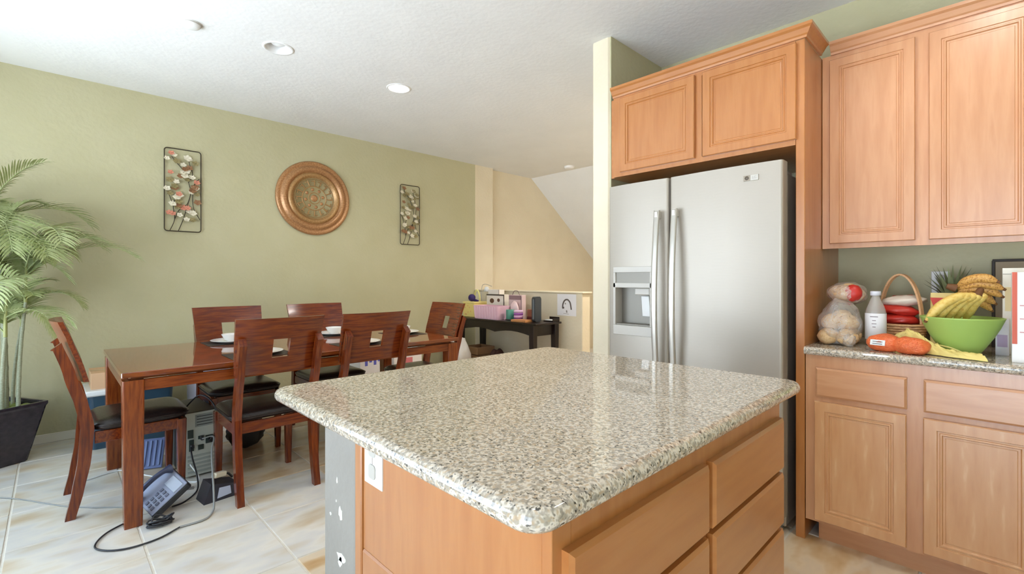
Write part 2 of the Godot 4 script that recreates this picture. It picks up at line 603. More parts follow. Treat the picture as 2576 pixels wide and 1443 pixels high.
func build_kitchen() -> void:
	var T := -PI / 2
	var XB := 2.538
	# tall end panel beside the refrigerator
	var t: Node3D
	var st: SurfaceTool
	# cabinet over the refrigerator
	t = thing("refrigerator_cabinet", "two-door maple cabinet with tall end panel around the refrigerator", "cabinet", P(0, 0, 0))
	st = mb()
	bw(st, XB + 0.02, 3.198, 1.856, 2.35, 0.682, 1.728)
	part(st, "carcass", M.maple_z, t)
	st = mb()
	bw(st, XB, 3.198, 0.0, 2.35, 0.643, 0.681, 0.002)
	part(st, "tall_end_panel", M.maple_y, t)
	st = mb()
	bw(st, XB, XB + 0.02, 1.856, 1.885, 0.682, 1.70)
	bw(st, XB, XB + 0.02, 2.325, 2.35, 0.682, 1.70)
	bw(st, XB, XB + 0.02, 1.885, 2.325, 0.682, 0.70)
	bw(st, XB, XB + 0.02, 1.885, 2.325, 1.135, 1.175)
	bw(st, XB, XB + 0.02, 1.885, 2.325, 1.645, 1.70)
	part(st, "face_frame", M.maple_y, t)
	front(t, "door", 0.475, 0.455, P(XB, 2.107, 1.4075), T, "door")
	front(t, "door", 0.45, 0.455, P(XB, 2.107, 0.900), T, "door")
	part(crown([[XB, 1.70], [XB, 0.643], [2.80, 0.643]], [[-1, 0], [-1, -1], [0, -1]]), "crown_moulding", M.maple_z, t)
	# wall cabinet over the counter
	t = thing("upper_cabinet", "tall two-door maple wall cabinet above the fruit on the counter", "cabinet", P(0, 0, 0))
	var XU := 2.84
	st = mb()
	bw(st, XU + 0.02, 3.198, 1.39, 2.35, -0.12, 0.64)
	part(st, "carcass", M.maple_lit_y, t)
	st = mb()
	bw(st, XU, XU + 0.02, 1.373, 1.41, -0.12, 0.64)
	bw(st, XU, XU + 0.02, 2.325, 2.35, -0.12, 0.64)
	bw(st, XU, XU + 0.02, 1.41, 2.325, 0.60, 0.64)
	bw(st, XU, XU + 0.02, 1.41, 2.325, 0.225, 0.275)
	bw(st, XU, XU + 0.02, 1.41, 2.325, -0.12, -0.085)
	part(st, "face_frame", M.maple_lit_y, t)
	front(t, "door", 0.332, 0.925, P(XU, 1.8595, 0.440), T, "door", M.maple_lit_y, M.maple_lit_z)
	front(t, "door", 0.332, 0.925, P(XU, 1.8595, 0.061), T, "door", M.maple_lit_y, M.maple_lit_z)
	part(crown([[XU, 0.602], [XU, -0.12]], [[-1, 0], [-1, 0]]), "crown_moulding", M.maple_lit_z, t)
	# base cabinet
	t = thing("base_cabinet", "worn maple base cabinet with two drawers over two doors", "cabinet", P(0, 0, 0))
	st = mb()
	bw(st, XB + 0.02, 3.198, 0.1, 0.868, -0.13, 0.639)
	part(st, "carcass", M.maple_lit_y, t)
	st = mb()
	bw(st, XB + 0.06, XB + 0.078, 0.0, 0.1, -0.13, 0.60)
	part(st, "toe_kick", M.maple_lit_z, t)
	st = mb()
	for q in [[0.585, 0.639], [0.215, 0.277], [-0.13, -0.09]]:
		bw(st, XB, XB + 0.02, 0.1, 0.868, q[0], q[1])
	for q in [[0.277, 0.585], [-0.09, 0.215]]:
		for y in [[0.1, 0.125], [0.645, 0.70], [0.80, 0.868]]:
			bw(st, XB, XB + 0.02, y[0], y[1], q[0], q[1])
	part(st, "face_frame", M.maple_lit_y, t)
	front(t, "drawer", 0.325, 0.13, P(XB, 0.748, 0.4335), T, "drawer", M.maple_lit_y, M.maple_lit_z)
	front(t, "drawer", 0.325, 0.13, P(XB, 0.748, 0.056), T, "drawer", M.maple_lit_y, M.maple_lit_z)
	for w in [0.4365, 0.056]:
		var d := front(t, "door", 0.328, 0.545, P(XB, 0.3865, w), T, "door", M.maple_lit_y, M.maple_lit_z)
		d.material_override = M.maple_worn_lit
		d.get_child(0).material_override = M.maple_worn_lit
	# counter on the base cabinet
	t = thing("countertop", "speckled granite counter along the green wall under groceries", "countertop", P(0, 0, 0))
	st = mb()
	slab(st, 2.51, 3.198, -0.135, 0.641, 0.869, 0.905, 0.001, true)
	part(st, "granite_slab", M.granite, t)
	# outlet on the wall
	t = thing("outlet_plate", "white outlet cover on green wall behind pineapple leaves", "outlet", P(3.2, 1.2, 0.213), T)
	st = mb()
	rings_rect(st, 0.07, 0.115, [[0, 0], [0, 0.003], [0.003, 0.006], [0.034, 0.0061]])
	part(st, "cover_plate", M.white_plastic, t)
	for y in [-0.025, 0.025]:
		st = mb()
		prism(st, rounded(0.03, 0.032, 0.008), 0.002, Transform3D(Basis(), Vector3(0, y, 0.006)))
		part(st, "socket", M.grey_plastic, t)
	build_fridge()
	build_island()

# slab with rounded (bullnose) long edges: plan x0..x1, w0..w1, corner radius r
func slab(st: SurfaceTool, x0: float, x1: float, w0: float, w1: float, y0: float, y1: float, r: float, only_front := false) -> void:
	var e := (y1 - y0) / 2.0 * 0.98
	var loops := []
	var n := 10
	for i in n + 1:
		var a := -PI / 2 + PI * i / n
		var inset := e * (1.0 - cos(a))
		var y := (y0 + y1) / 2.0 + e * sin(a) / 0.98
		var l := PackedVector3Array()
		if only_front:
			for p in [[x0 + inset, w1], [x1, w1], [x1, w0], [x0 + inset, w0]]:
				l.append(P(p[0], y, p[1]))
		else:
			for p in rounded(x1 - x0 - 2 * inset, w1 - w0 - 2 * inset, maxf(r - inset, 0.004), 6):
				l.append(P((x0 + x1) / 2 + p.x, y, (w0 + w1) / 2 + p.y))
		loops.append(l)
	loft(st, loops, true, not only_front)

func bow(y: float, half: float, front_x: float) -> float:
	return front_x - 0.012 * (1.0 - pow(y / half, 2.0))

func door_slice(st: SurfaceTool, wa: float, wb: float, half_c: float, half: float, y0: float, y1: float, xb: float) -> void:
	# piece of a bowed door between wa and wb (w), curved front
	var poly := PackedVector2Array()
	poly.append(Vector2(xb, wa))
	var ws := []
	for i in 17:
		ws.append(wa + (wb - wa) * i / 16.0)
	for e in [0.0015, 0.004, 0.008, 0.0125]:
		for side in [[half_c - half, 1.0], [half_c + half, -1.0]]:
			var we: float = side[0] + side[1] * e
			if we > wa + 0.0005 and we < wb - 0.0005:
				ws.append(we)
	ws.sort()
	for w in ws:
		var edge := minf(absf(w - (half_c - half)), absf(w - (half_c + half)))
		var rr := 0.012
		var drop := 0.0
		if edge < rr:
			drop = rr - sqrt(maxf(rr * rr - (rr - edge) * (rr - edge), 0.0))
		poly.append(Vector2(bow(w - half_c, half, 2.456) + drop, w))
	poly.append(Vector2(xb, wb))
	# polygon lies in x-w; pull it upwards
	var xf := Transform3D(Basis(Vector3(1, 0, 0), Vector3(0, 0, -1), Vector3(0, 1, 0)), Vector3(0, y0, 0))
	prism(st, poly, y1 - y0, xf)

func build_fridge() -> void:
	var t := thing("refrigerator", "stainless side-by-side refrigerator with water dispenser in the left door", "refrigerator", P(0, 0, 0))
	var st := mb()
	bw(st, 2.545, 3.15, 0.02, 1.735, 0.725, 1.672, 0.006)
	part(st, "body", M.steel, t)
	st = mb()
	bw(st, 2.525, 2.56, 0.0, 0.085, 0.74, 1.66, 0.004)
	part(st, "base_grille", M.steel_dark, t)
	for w in [[0.745, 0.80], [1.60, 1.655]]:
		st = mb()
		bw(st, 2.545, 2.72, 1.735, 1.765, w[0], w[1], 0.008)
		part(st, "hinge_cover", M.grey_plastic, t)
	# gasket strips
	st = mb()
	bw(st, 2.526, 2.545, 0.095, 1.77, 0.722, 1.272)
	bw(st, 2.526, 2.545, 0.095, 1.77, 1.293, 1.668)
	part(st, "door_gasket", M.dark_plastic, t)
	var xb := 2.526
	st = mb()
	door_slice(st, 0.713, 1.277, 0.995, 0.282, 0.09, 1.78, xb)
	var rd := part(st, "refrigerator_door", M.steel, t)
	st = mb()
	var c := 1.483
	var h := 0.195
	door_slice(st, 1.288, 1.678, c, h, 1.292, 1.78, xb)
	door_slice(st, 1.288, 1.678, c, h, 0.09, 0.888, xb)
	door_slice(st, 1.288, 1.372, c, h, 0.888, 1.292, xb)
	door_slice(st, 1.636, 1.678, c, h, 0.888, 1.292, xb)
	var ld := part(st, "freezer_door", M.steel, t)
	# dispenser set into the freezer door
	var turn := -PI / 2
	var g := Node3D.new()
	st = mb()
	# surround with two openings
	for r in [[1.372, 1.636, 1.258, 1.292], [1.372, 1.636, 1.168, 1.196], [1.372, 1.636, 0.888, 0.945], [1.372, 1.392, 0.945, 1.258], [1.620, 1.636, 0.945, 1.258]]:
		bw(st, 2.438, 2.52, r[2], r[3], r[0], r[1], 0.002)
	var ds := part(st, "dispenser", M.grey_plastic, t)
	g.free()
	st = mb()
	bw(st, 2.446, 2.452, 1.196, 1.258, 1.392, 1.620)
	part(st, "display", M.steel_dark, ds)
	st = mb()
	bw(st, 2.512, 2.52, 0.945, 1.168, 1.392, 1.620)
	part(st, "recess_back", M.steel_dark, ds)
	st = mb()
	bw(st, 2.455, 2.51, 1.125, 1.168, 1.40, 1.50, 0.006)
	part(st, "nozzle", M.grey_plastic, ds)
	st = mb()
	bx(st, P(2.49, 1.06, 1.445), Vector3(0.008, 0.12, 0.05), 0.002, Basis(Vector3(0, 0, 1), 0.12))
	part(st, "paddle", M.white_plastic, ds)
	st = mb()
	bw(st, 2.445, 2.512, 0.945, 0.955, 1.392, 1.620, 0.002)
	part(st, "drip_tray", M.steel_dark, ds)
	# long bowed handles
	for s in [[1.335, ld], [1.232, rd]]:
		st = mb()
		var w: float = s[0]
		var loops := []
		for i in 25:
			var f := i / 24.0
			var y := lerpf(0.60, 1.60, f)
			var out := 0.028 + 0.034 * sin(PI * f)
			var hw := 0.017
			var l := PackedVector3Array()
			for p in rounded(hw * 2, 0.018, 0.008, 3):
				l.append(P(2.446 - out + p.y, y, w + p.x))
			loops.append(l)
		loft(st, loops)
		bw(st, 2.405, 2.45, 0.605, 0.645, w - 0.012, w + 0.012, 0.004)
		bw(st, 2.405, 2.45, 1.555, 1.595, w - 0.012, w + 0.012, 0.004)
		part(st, "handle", M.chrome, s[1])
	# badge with ring emblem and two letters
	st = mb()
	bw(st, 2.4435, 2.452, 1.698, 1.726, 0.815, 0.885, 0.001)
	var bd := part(st, "badge", M.chrome, rd)
	st = mb()
	bw(st, 2.4425, 2.4436, 1.699, 1.725, 0.852, 0.884)
	part(st, "emblem_field", mat(C(150, 138, 122), 0.4, 0.4), bd)
	st = mb()
	lathe(st, [[0.0005, 0.0], [0.0095, 0.0], [0.0095, 0.0012], [0.0005, 0.0012]], 24, P(2.4424, 1.712, 0.868), Basis(Vector3(0, 0, 1), PI / 2))
	part(st, "emblem", mat(C(92, 82, 70), 0.4), bd)
	var tm := TextMesh.new()
	tm.text = "LG"
	tm.font_size = 16
	tm.pixel_size = 0.0011
	tm.depth = 0.001
	var f2 := SystemFont.new()
	f2.font_names = PackedStringArray(["Droid Sans"])
	tm.font = f2
	var tx := MeshInstance3D.new()
	tx.mesh = tm
	tx.name = "lettering"
	tx.material_override = mat(C(168, 162, 156), 0.5)
	bd.add_child(tx)
	tx.position = P(2.443, 1.712, 0.834)
	tx.rotation.y = turn

func build_island() -> void:
	# painted half wall carrying the overhang
	var st := mb()
	var xa := 0.53
	var xe := 1.58
	var poly := PackedVector2Array([Vector2(xa + 0.018, 1.086), Vector2(xe, 1.086), Vector2(xe, 1.288)])
	for i in 6:
		var a := PI / 2 + PI / 2 * i / 5.0
		poly.append(Vector2(xa + 0.02 + cos(a) * 0.02, 1.268 + sin(a) * 0.02))
	for i in 6:
		var a2 := PI + PI / 2 * i / 5.0
		poly.append(Vector2(xa + 0.02 + cos(a2) * 0.02, 1.106 + sin(a2) * 0.02))
	prism(st, poly, 0.868, Transform3D(Basis(Vector3(1, 0, 0), Vector3(0, 0, -1), Vector3(0, 1, 0)), Vector3.ZERO))
	var hw := struct(st, "wall_island", M.blue_grey, "blue-grey painted half wall under the island counter with chipped paint")
	var chip := mat(C(226, 222, 212), 0.8)
	rng.seed = 5
	for cdat in [[0.62, 1.175, 0.011, 0.018], [0.700, 1.195, 0.005, 0.008], [0.60, 1.235, 0.005, 0.006], [0.51, 1.165, 0.030, 0.013], [0.497, 1.175, 0.014, 0.014], [0.645, 1.20, 0.003, 0.004]]:
		st = mb()
		var cp := PackedVector2Array()
		for i in 11:
			var a3 := TAU * i / 11
			var rr := rng.randf_range(0.55, 1.15)
			cp.append(Vector2(cos(a3) * cdat[2] * rr, sin(a3) * cdat[3] * rr))
		prism(st, cp, 0.0012, Transform3D(Basis(Vector3.UP, -PI / 2), P(xa, cdat[0], cdat[1])))
		part(st, "paint_chip", chip, hw)
	# cabinet
	var t := thing("island_cabinet", "maple kitchen island with two stacks of slab drawers", "island", P(0, 0, 0))
	st = mb()
	bw(st, xa + 0.012, 1.56, 0.1, 0.866, 0.482, 1.085)
	part(st, "carcass", M.maple_y, t)
	st = mb()
	bw(st, xa + 0.08, 1.52, 0.0, 0.1, 0.53, 1.085)
	part(st, "toe_kick", M.maple_x, t)
	st = mb()
	bw(st, xa, xa + 0.012, 0.583, 0.866, 0.482, 1.052, 0.001)
	part(st, "end_panel", M.maple_y, t)
	st = mb()
	bw(st, xa - 0.004, xa + 0.012, 0.0, 0.583, 0.482, 1.052, 0.004)
	part(st, "lower_end_panel", M.maple_y, t)
	st = mb()
	bw(st, xa - 0.006, xa + 0.012, 0.0, 0.866, 1.054, 1.085, 0.003)
	part(st, "corner_trim", M.maple_y, t)
	var f0 := 0.462
	st = mb()
	bw(st, xa, 0.575, 0.1, 0.866, f0, f0 + 0.02, 0.001)
	bw(st, 1.03, 1.062, 0.1, 0.866, f0, f0 + 0.02)
	bw(st, 1.525, 1.56, 0.1, 0.866, f0, f0 + 0.02)
	for x in [[0.575, 1.03], [1.062, 1.525]]:
		for y in [[0.80, 0.866], [0.645, 0.675], [0.483, 0.51], [0.30, 0.325], [0.1, 0.14]]:
			bw(st, x[0], x[1], y[0], y[1], f0, f0 + 0.02)
	part(st, "face_frame", M.maple_y, t)
	for x in [[0.552, 1.034], [1.056, 1.542]]:
		for y in [[0.664, 0.812], [0.502, 0.651], [0.335, 0.488], [0.125, 0.32]]:
			front(t, "drawer", x[1] - x[0], y[1] - y[0], P((x[0] + x[1]) / 2, (y[0] + y[1]) / 2, f0), 0.0, "drawer")
	# counter
	t = thing("island_countertop", "large speckled granite island top with rounded edges", "countertop", P(0, 0, 0))
	st = mb()
	slab(st, 0.455, 1.675, 0.425, 1.485, 0.867, 0.905, 0.05)
	part(st, "granite_slab", M.granite, t)
	# outlet on the end panel
	t = thing("outlet_plate", "white double outlet on the end panel of the island", "outlet", P(xa, 0.806, 0.998), -PI / 2)
	st = mb()
	rings_rect(st, 0.078, 0.118, [[0, 0], [0, 0.003], [0.003, 0.006], [0.038, 0.0061]])
	part(st, "cover_plate", M.white_plastic, t)
	for y in [-0.025, 0.025]:
		st = mb()
		prism(st, rounded(0.03, 0.032, 0.008), 0.0022, Transform3D(Basis(), Vector3(0, y, 0.006)))
		part(st, "socket", M.grey_plastic, t)

# ---------------------------------------------------------------- dining set
func build_table() -> void:
	var t := thing("dining_table", "long glossy cherry wood dining table set with white dishes", "table", P(1.26, 0, 3.495))
	var st := mb()
	bx(st, Vector3(0, 0.751, 0), Vector3(2.04, 0.026, 1.09), 0.003)
	var gloss: StandardMaterial3D = M.table_x.duplicate()
	gloss.roughness = 0.06
	gloss.metallic_specular = 0.95
	gloss.clearcoat_roughness = 0.04
	part(st, "tabletop", gloss, t)
	st = mb()
	bx(st, Vector3(0, 0.730, 0), Vector3(1.95, 0.016, 1.0))
	part(st, "shadow_rail", M.table_x, t)
	for s in [-1, 1]:
		st = mb()
		bx(st, Vector3(0, 0.694, s * 0.52), Vector3(1.86, 0.056, 0.022), 0.002)
		part(st, "long_apron", M.table_x, t)
		st = mb()
		bx(st, Vector3(s * 0.995, 0.694, 0), Vector3(0.022, 0.056, 0.91), 0.002)
		part(st, "short_apron", M.table_z, t)
	for sx in [-1, 1]:
		for sz in [-1, 1]:
			st = mb()
			var loops := []
			for k in [[0.0, 0.036], [0.3, 0.040], [0.66, 0.0425], [0.722, 0.0425]]:
				var l := PackedVector3Array()
				for p in rounded(k[1] * 2, k[1] * 2, 0.006, 2):
					l.append(Vector3(sx * 0.972 + p.x, k[0], sz * 0.498 + p.y))
				loops.append(l)
			loft(st, loops, true, false)
			part(st, "leg", M.table_y, t)

func zline(y: float) -> float:
	# side view of a rear leg and of the back: z against height
	var ys := [0.0, 0.12, 0.28, 0.45, 0.60, 0.75, 0.90, 1.02]
	var zs := [-0.232, -0.205, -0.178, -0.166, -0.180, -0.215, -0.262, -0.305]
	for i in ys.size() - 1:
		if y <= ys[i + 1]:
			var t: float = (y - ys[i]) / (ys[i + 1] - ys[i])
			var t2 := t * t * (3 - 2 * t) * 0.25 + t * 0.75
			return lerpf(zs[i], zs[i + 1], t2)
	return zs[-1]

var chair_meshes := {}

func make_chair() -> void:
	# rear legs with sabre curve
	for s in [-1, 1]:
		var st := mb()
		var loops := []
		for i in 25:
			var y := 0.90 * i / 24.0
			var hz := lerpf(0.020, 0.027, sin(PI * clampf(y / 0.9, 0, 1)))
			var l := PackedVector3Array()
			var lift := 0.0
			for p in [[-0.018, -1], [0.018, -1], [0.018, 1], [-0.018, 1]]:
				var yy := y
				if i == 24 and p[1] < 0:
					yy = y - 0.035
				l.append(Vector3(s * 0.203 + p[0], yy, zline(y) - lerpf(0.012, 0.034, smoothstep(0.45, 0.70, y)) + p[1] * hz))
			loops.append(l)
		loft(st, loops, true, false)
		st.generate_normals()
		chair_meshes["rear_leg_%d" % s] = st.commit()
		st = mb()
		loops = []
		for k in [[0.0, 0.016], [0.15, 0.019], [0.42, 0.023]]:
			var l2 := PackedVector3Array()
			for p2 in rounded(k[1] * 2, k[1] * 2, 0.004, 1):
				l2.append(Vector3(s * 0.203 + p2.x, k[0], 0.225 + p2.y))
			loops.append(l2)
		loft(st, loops, true, false)
		st.generate_normals()
		chair_meshes["front_leg_%d" % s] = st.commit()
	# backrest: curved board with a square hole
	var sb := mb()
	var us := [-0.235, -0.19, -0.14, -0.095, -0.047, 0.0, 0.047, 0.095, 0.14, 0.19, 0.235]
	var vs := [0.69, 0.735, 0.78, 0.832, 0.885, 0.925, 0.965, 1.005]
	var surf := func(u: float, v: float, side: float) -> Vector3:
		var k := 0.93 + 0.07 * (v - 0.69) / 0.315
		return Vector3(u * k, v, zline(v) + 0.020 + side * 0.010 - 0.034 * (1.0 - pow(u / 0.235, 2.0)))
	for side in [-1.0, 1.0]:
		sb.set_smooth_group(int(side) + 2)
		for i in us.size() - 1:
			for j in vs.size() - 1:
				if us[i] > -0.06 and us[i + 1] < 0.06 and vs[j] > 0.77 and vs[j + 1] < 0.89:
					continue
				quad(sb, surf.call(us[i], vs[j], side), surf.call(us[i + 1], vs[j], side), surf.call(us[i + 1], vs[j + 1], side), surf.call(us[i], vs[j + 1], side), Vector3(0, 0, side))
	sb.set_smooth_group(-1)
	for i in us.size() - 1:
		for v in [[0, -1.0], [vs.size() - 1, 1.0]]:
			quad(sb, surf.call(us[i], vs[v[0]], -1.0), surf.call(us[i + 1], vs[v[0]], -1.0), surf.call(us[i + 1], vs[v[0]], 1.0), surf.call(us[i], vs[v[0]], 1.0), Vector3(0, v[1], 0))
		if us[i] > -0.06 and us[i + 1] < 0.06:
			for v in [[2, 1.0], [4, -1.0]]:
				quad(sb, surf.call(us[i], vs[v[0]], -1.0), surf.call(us[i + 1], vs[v[0]], -1.0), surf.call(us[i + 1], vs[v[0]], 1.0), surf.call(us[i], vs[v[0]], 1.0), Vector3(0, v[1], 0))
	for j in vs.size() - 1:
		for u in [[0, -1.0], [us.size() - 1, 1.0]]:
			quad(sb, surf.call(us[u[0]], vs[j], -1.0), surf.call(us[u[0]], vs[j + 1], -1.0), surf.call(us[u[0]], vs[j + 1], 1.0), surf.call(us[u[0]], vs[j], 1.0), Vector3(u[1], 0, 0))
		if vs[j] > 0.77 and vs[j + 1] < 0.89:
			for u in [[4, 1.0], [6, -1.0]]:
				quad(sb, surf.call(us[u[0]], vs[j], -1.0), surf.call(us[u[0]], vs[j + 1], -1.0), surf.call(us[u[0]], vs[j + 1], 1.0), surf.call(us[u[0]], vs[j], 1.0), Vector3(u[1], 0, 0))
	sb.generate_normals()
	chair_meshes["backrest"] = sb.commit()
	# seat rails
	var st2 := mb()
	for s in [-1, 1]:
		bx(st2, Vector3(s * 0.205, 0.395, 0.03), Vector3(0.022, 0.06, 0.36), 0.002)
	bx(st2, Vector3(0, 0.395, 0.225), Vector3(0.365, 0.06, 0.022), 0.002)
	bx(st2, Vector3(0, 0.395, -0.165), Vector3(0.368, 0.06, 0.022), 0.002)
	st2.generate_normals()
	chair_meshes["seat_frame"] = st2.commit()
	# cushion
	var sc := mb()
	var loops3 := []
	for k in [[0.427, 0.012], [0.433, 0.0], [0.448, -0.004], [0.462, 0.004], [0.474, 0.028], [0.481, 0.07], [0.484, 0.14]]:
		var l3 := PackedVector3Array()
		for p in rounded(0.445 - 2 * k[1], 0.425 - 2 * k[1], maxf(0.075 - k[1], 0.02), 6):
			l3.append(Vector3(p.x, k[0], 0.052 + p.y))
		loops3.append(l3)
	loft(sc, loops3)
	sc.generate_normals()
	chair_meshes["seat"] = sc.commit()
	# piping round the cushion
	var sp := mb()
	var ring := []
	for p in rounded(0.449, 0.429, 0.075, 6):
		ring.append(Vector3(p.x, 0.452, 0.052 + p.y))
	ring.append(ring[0])
	tube(sp, ring, 0.005, 6, false)
	sp.generate_normals()
	chair_meshes["piping"] = sp.commit()

func chair(x: float, w: float, turn: float, label: String) -> void:
	var t := thing("dining_chair", label, "chair", P(x, 0, w), turn, "dining chairs around the cherry table")
	var along: Material = M.cherry_x if absf(sin(turn)) < 0.5 else M.cherry_z
	var add := func(mesh: String, called: String, m: Material, par: Node) -> MeshInstance3D:
		var o := MeshInstance3D.new()
		o.mesh = chair_meshes[mesh]
		o.material_override = m
		o.name = called
		par.add_child(o, true)
		return o
	add.call("backrest", "backrest", along, t)
	for s in [-1, 1]:
		add.call("rear_leg_%d" % s, "leg", M.cherry_y, t)
		add.call("front_leg_%d" % s, "leg", M.cherry_y, t)
	add.call("seat_frame", "seat_frame", along, t)
	var sc: MeshInstance3D = add.call("seat", "seat", M.leather, t)
	add.call("piping", "piping", M.leather, sc)

var plate_mesh: ArrayMesh
var bowl_mesh: ArrayMesh

func build_dishes() -> void:
	var st := mb()
	lathe(st, [[0.001, 0.0], [0.075, 0.0], [0.08, 0.003], [0.13, 0.016], [0.135, 0.019], [0.132, 0.0205], [0.085, 0.008], [0.08, 0.006], [0.001, 0.006]], 48)
	st.generate_normals()
	plate_mesh = st.commit()
	st = mb()
	lathe(st, [[0.001, 0.0], [0.032, 0.0], [0.034, 0.006], [0.05, 0.02], [0.066, 0.05], [0.067, 0.053], [0.064, 0.053], [0.046, 0.022], [0.03, 0.011], [0.001, 0.009]], 40)
	st.generate_normals()
	bowl_mesh = st.commit()
	var sets := [
		[0.93, 3.85, true, "far side of the table, place nearer the palm"],
		[0.90, 3.13, true, "island side of the table, place nearer the palm"],
		[1.66, 3.80, true, "far side of the table, place nearer the desk"],
		[1.56, 3.14, true, "island side of the table, place nearer the desk"],
		[2.10, 3.48, true, "end of the table next to the desk"],
	]
	for s in sets:
		var mt := thing("placemat", "dark brown placemat under a white plate, " + s[3], "placemat", P(s[0], 0.764, s[1]), 0.0, "placemats on the dining table")
		st = mb()
		bx(st, Vector3(0, 0.0012, 0), Vector3(0.34, 0.0024, 0.26) if s[0] < 2.0 else Vector3(0.26, 0.0024, 0.34), 0.001)
		part(st, "mat", M.placemat, mt)
		var p := MeshInstance3D.new()
		p.mesh = plate_mesh
		p.material_override = M.china
		p.name = numbered("dinner_plate")
		add_child(p)
		p.position = P(s[0], 0.7665, s[1])
		tag(p, "round white dinner plate, " + s[3], "plate", "white dinner plates on the table")
		var b := MeshInstance3D.new()
		b.mesh = bowl_mesh
		b.material_override = M.china
		b.name = numbered("soup_bowl")
		add_child(b)
		b.position = P(s[0], 0.7725, s[1])
		tag(b, "small white bowl on a plate, " + s[3], "bowl", "white bowls on the plates")

# ---------------------------------------------------------------- palm
func frond(st: SurfaceTool, root: Vector3, az: float, rise: float, length: float, droop: float) -> void:
	var pts := []
	var dir := Vector3(cos(az) * cos(rise), sin(rise), sin(az) * cos(rise))
	var p := root
	var n := 18
	var seg := length / n
	var d := dir
	for i in n + 1:
		p.z = maxf(p.z, -0.32)
		pts.append(p)
		p += d * seg
		d = (d + Vector3(0, -droop / n, 0) * (0.4 + 1.6 * i / n)).normalized()
	var rad := []
	for i in n + 1:
		rad.append(lerpf(0.0055, 0.0012, float(i) / n))
	tube(st, pts, rad, 5)
	st.set_smooth_group(-1)
	var k := 27
	for i in k:
		var t := 0.14 + 0.86 * i / k
		var fi := t * n
		var i0 := mini(int(fi), n - 1)
		var base: Vector3 = pts[i0].lerp(pts[i0 + 1], fi - i0)
		var tg: Vector3 = (pts[i0 + 1] - pts[i0]).normalized()
		var side := tg.cross(Vector3.UP).normalized()
		var up := side.cross(tg).normalized()
		var ll := length * 0.37 * (0.35 + 0.65 * sin(PI * clampf(t * 0.9 + 0.1, 0, 1))) * rng.randf_range(0.85, 1.12)
		for s in [-1.0, 1.0]:
			var ld: Vector3 = (side * s * 0.80 + tg * lerpf(0.45, 0.95, t) + up * 0.22).normalized()
			var wdt := 0.0058 * rng.randf_range(0.85, 1.2)
			var q := base
			var across := tg.cross(ld).cross(ld).normalized()
			var prev_a := q - across * wdt * 0.3
			var prev_b := q + across * wdt * 0.3
			var m := 4
			for j in m:
				q += ld * ll / m
				ld = (ld + Vector3(0, -0.10 - 0.09 * j, 0)).normalized()
				var ww: float = wdt * [1.0, 0.9, 0.6, 0.05][j]
				q.z = maxf(q.z, -0.325)
				var a := q - across * ww
				var b := q + across * ww
				a.z = maxf(a.z, -0.335)
				b.z = maxf(b.z, -0.335)
				quad(st, prev_a, prev_b, b, a, Vector3.UP)
				prev_a = a
				prev_b = b

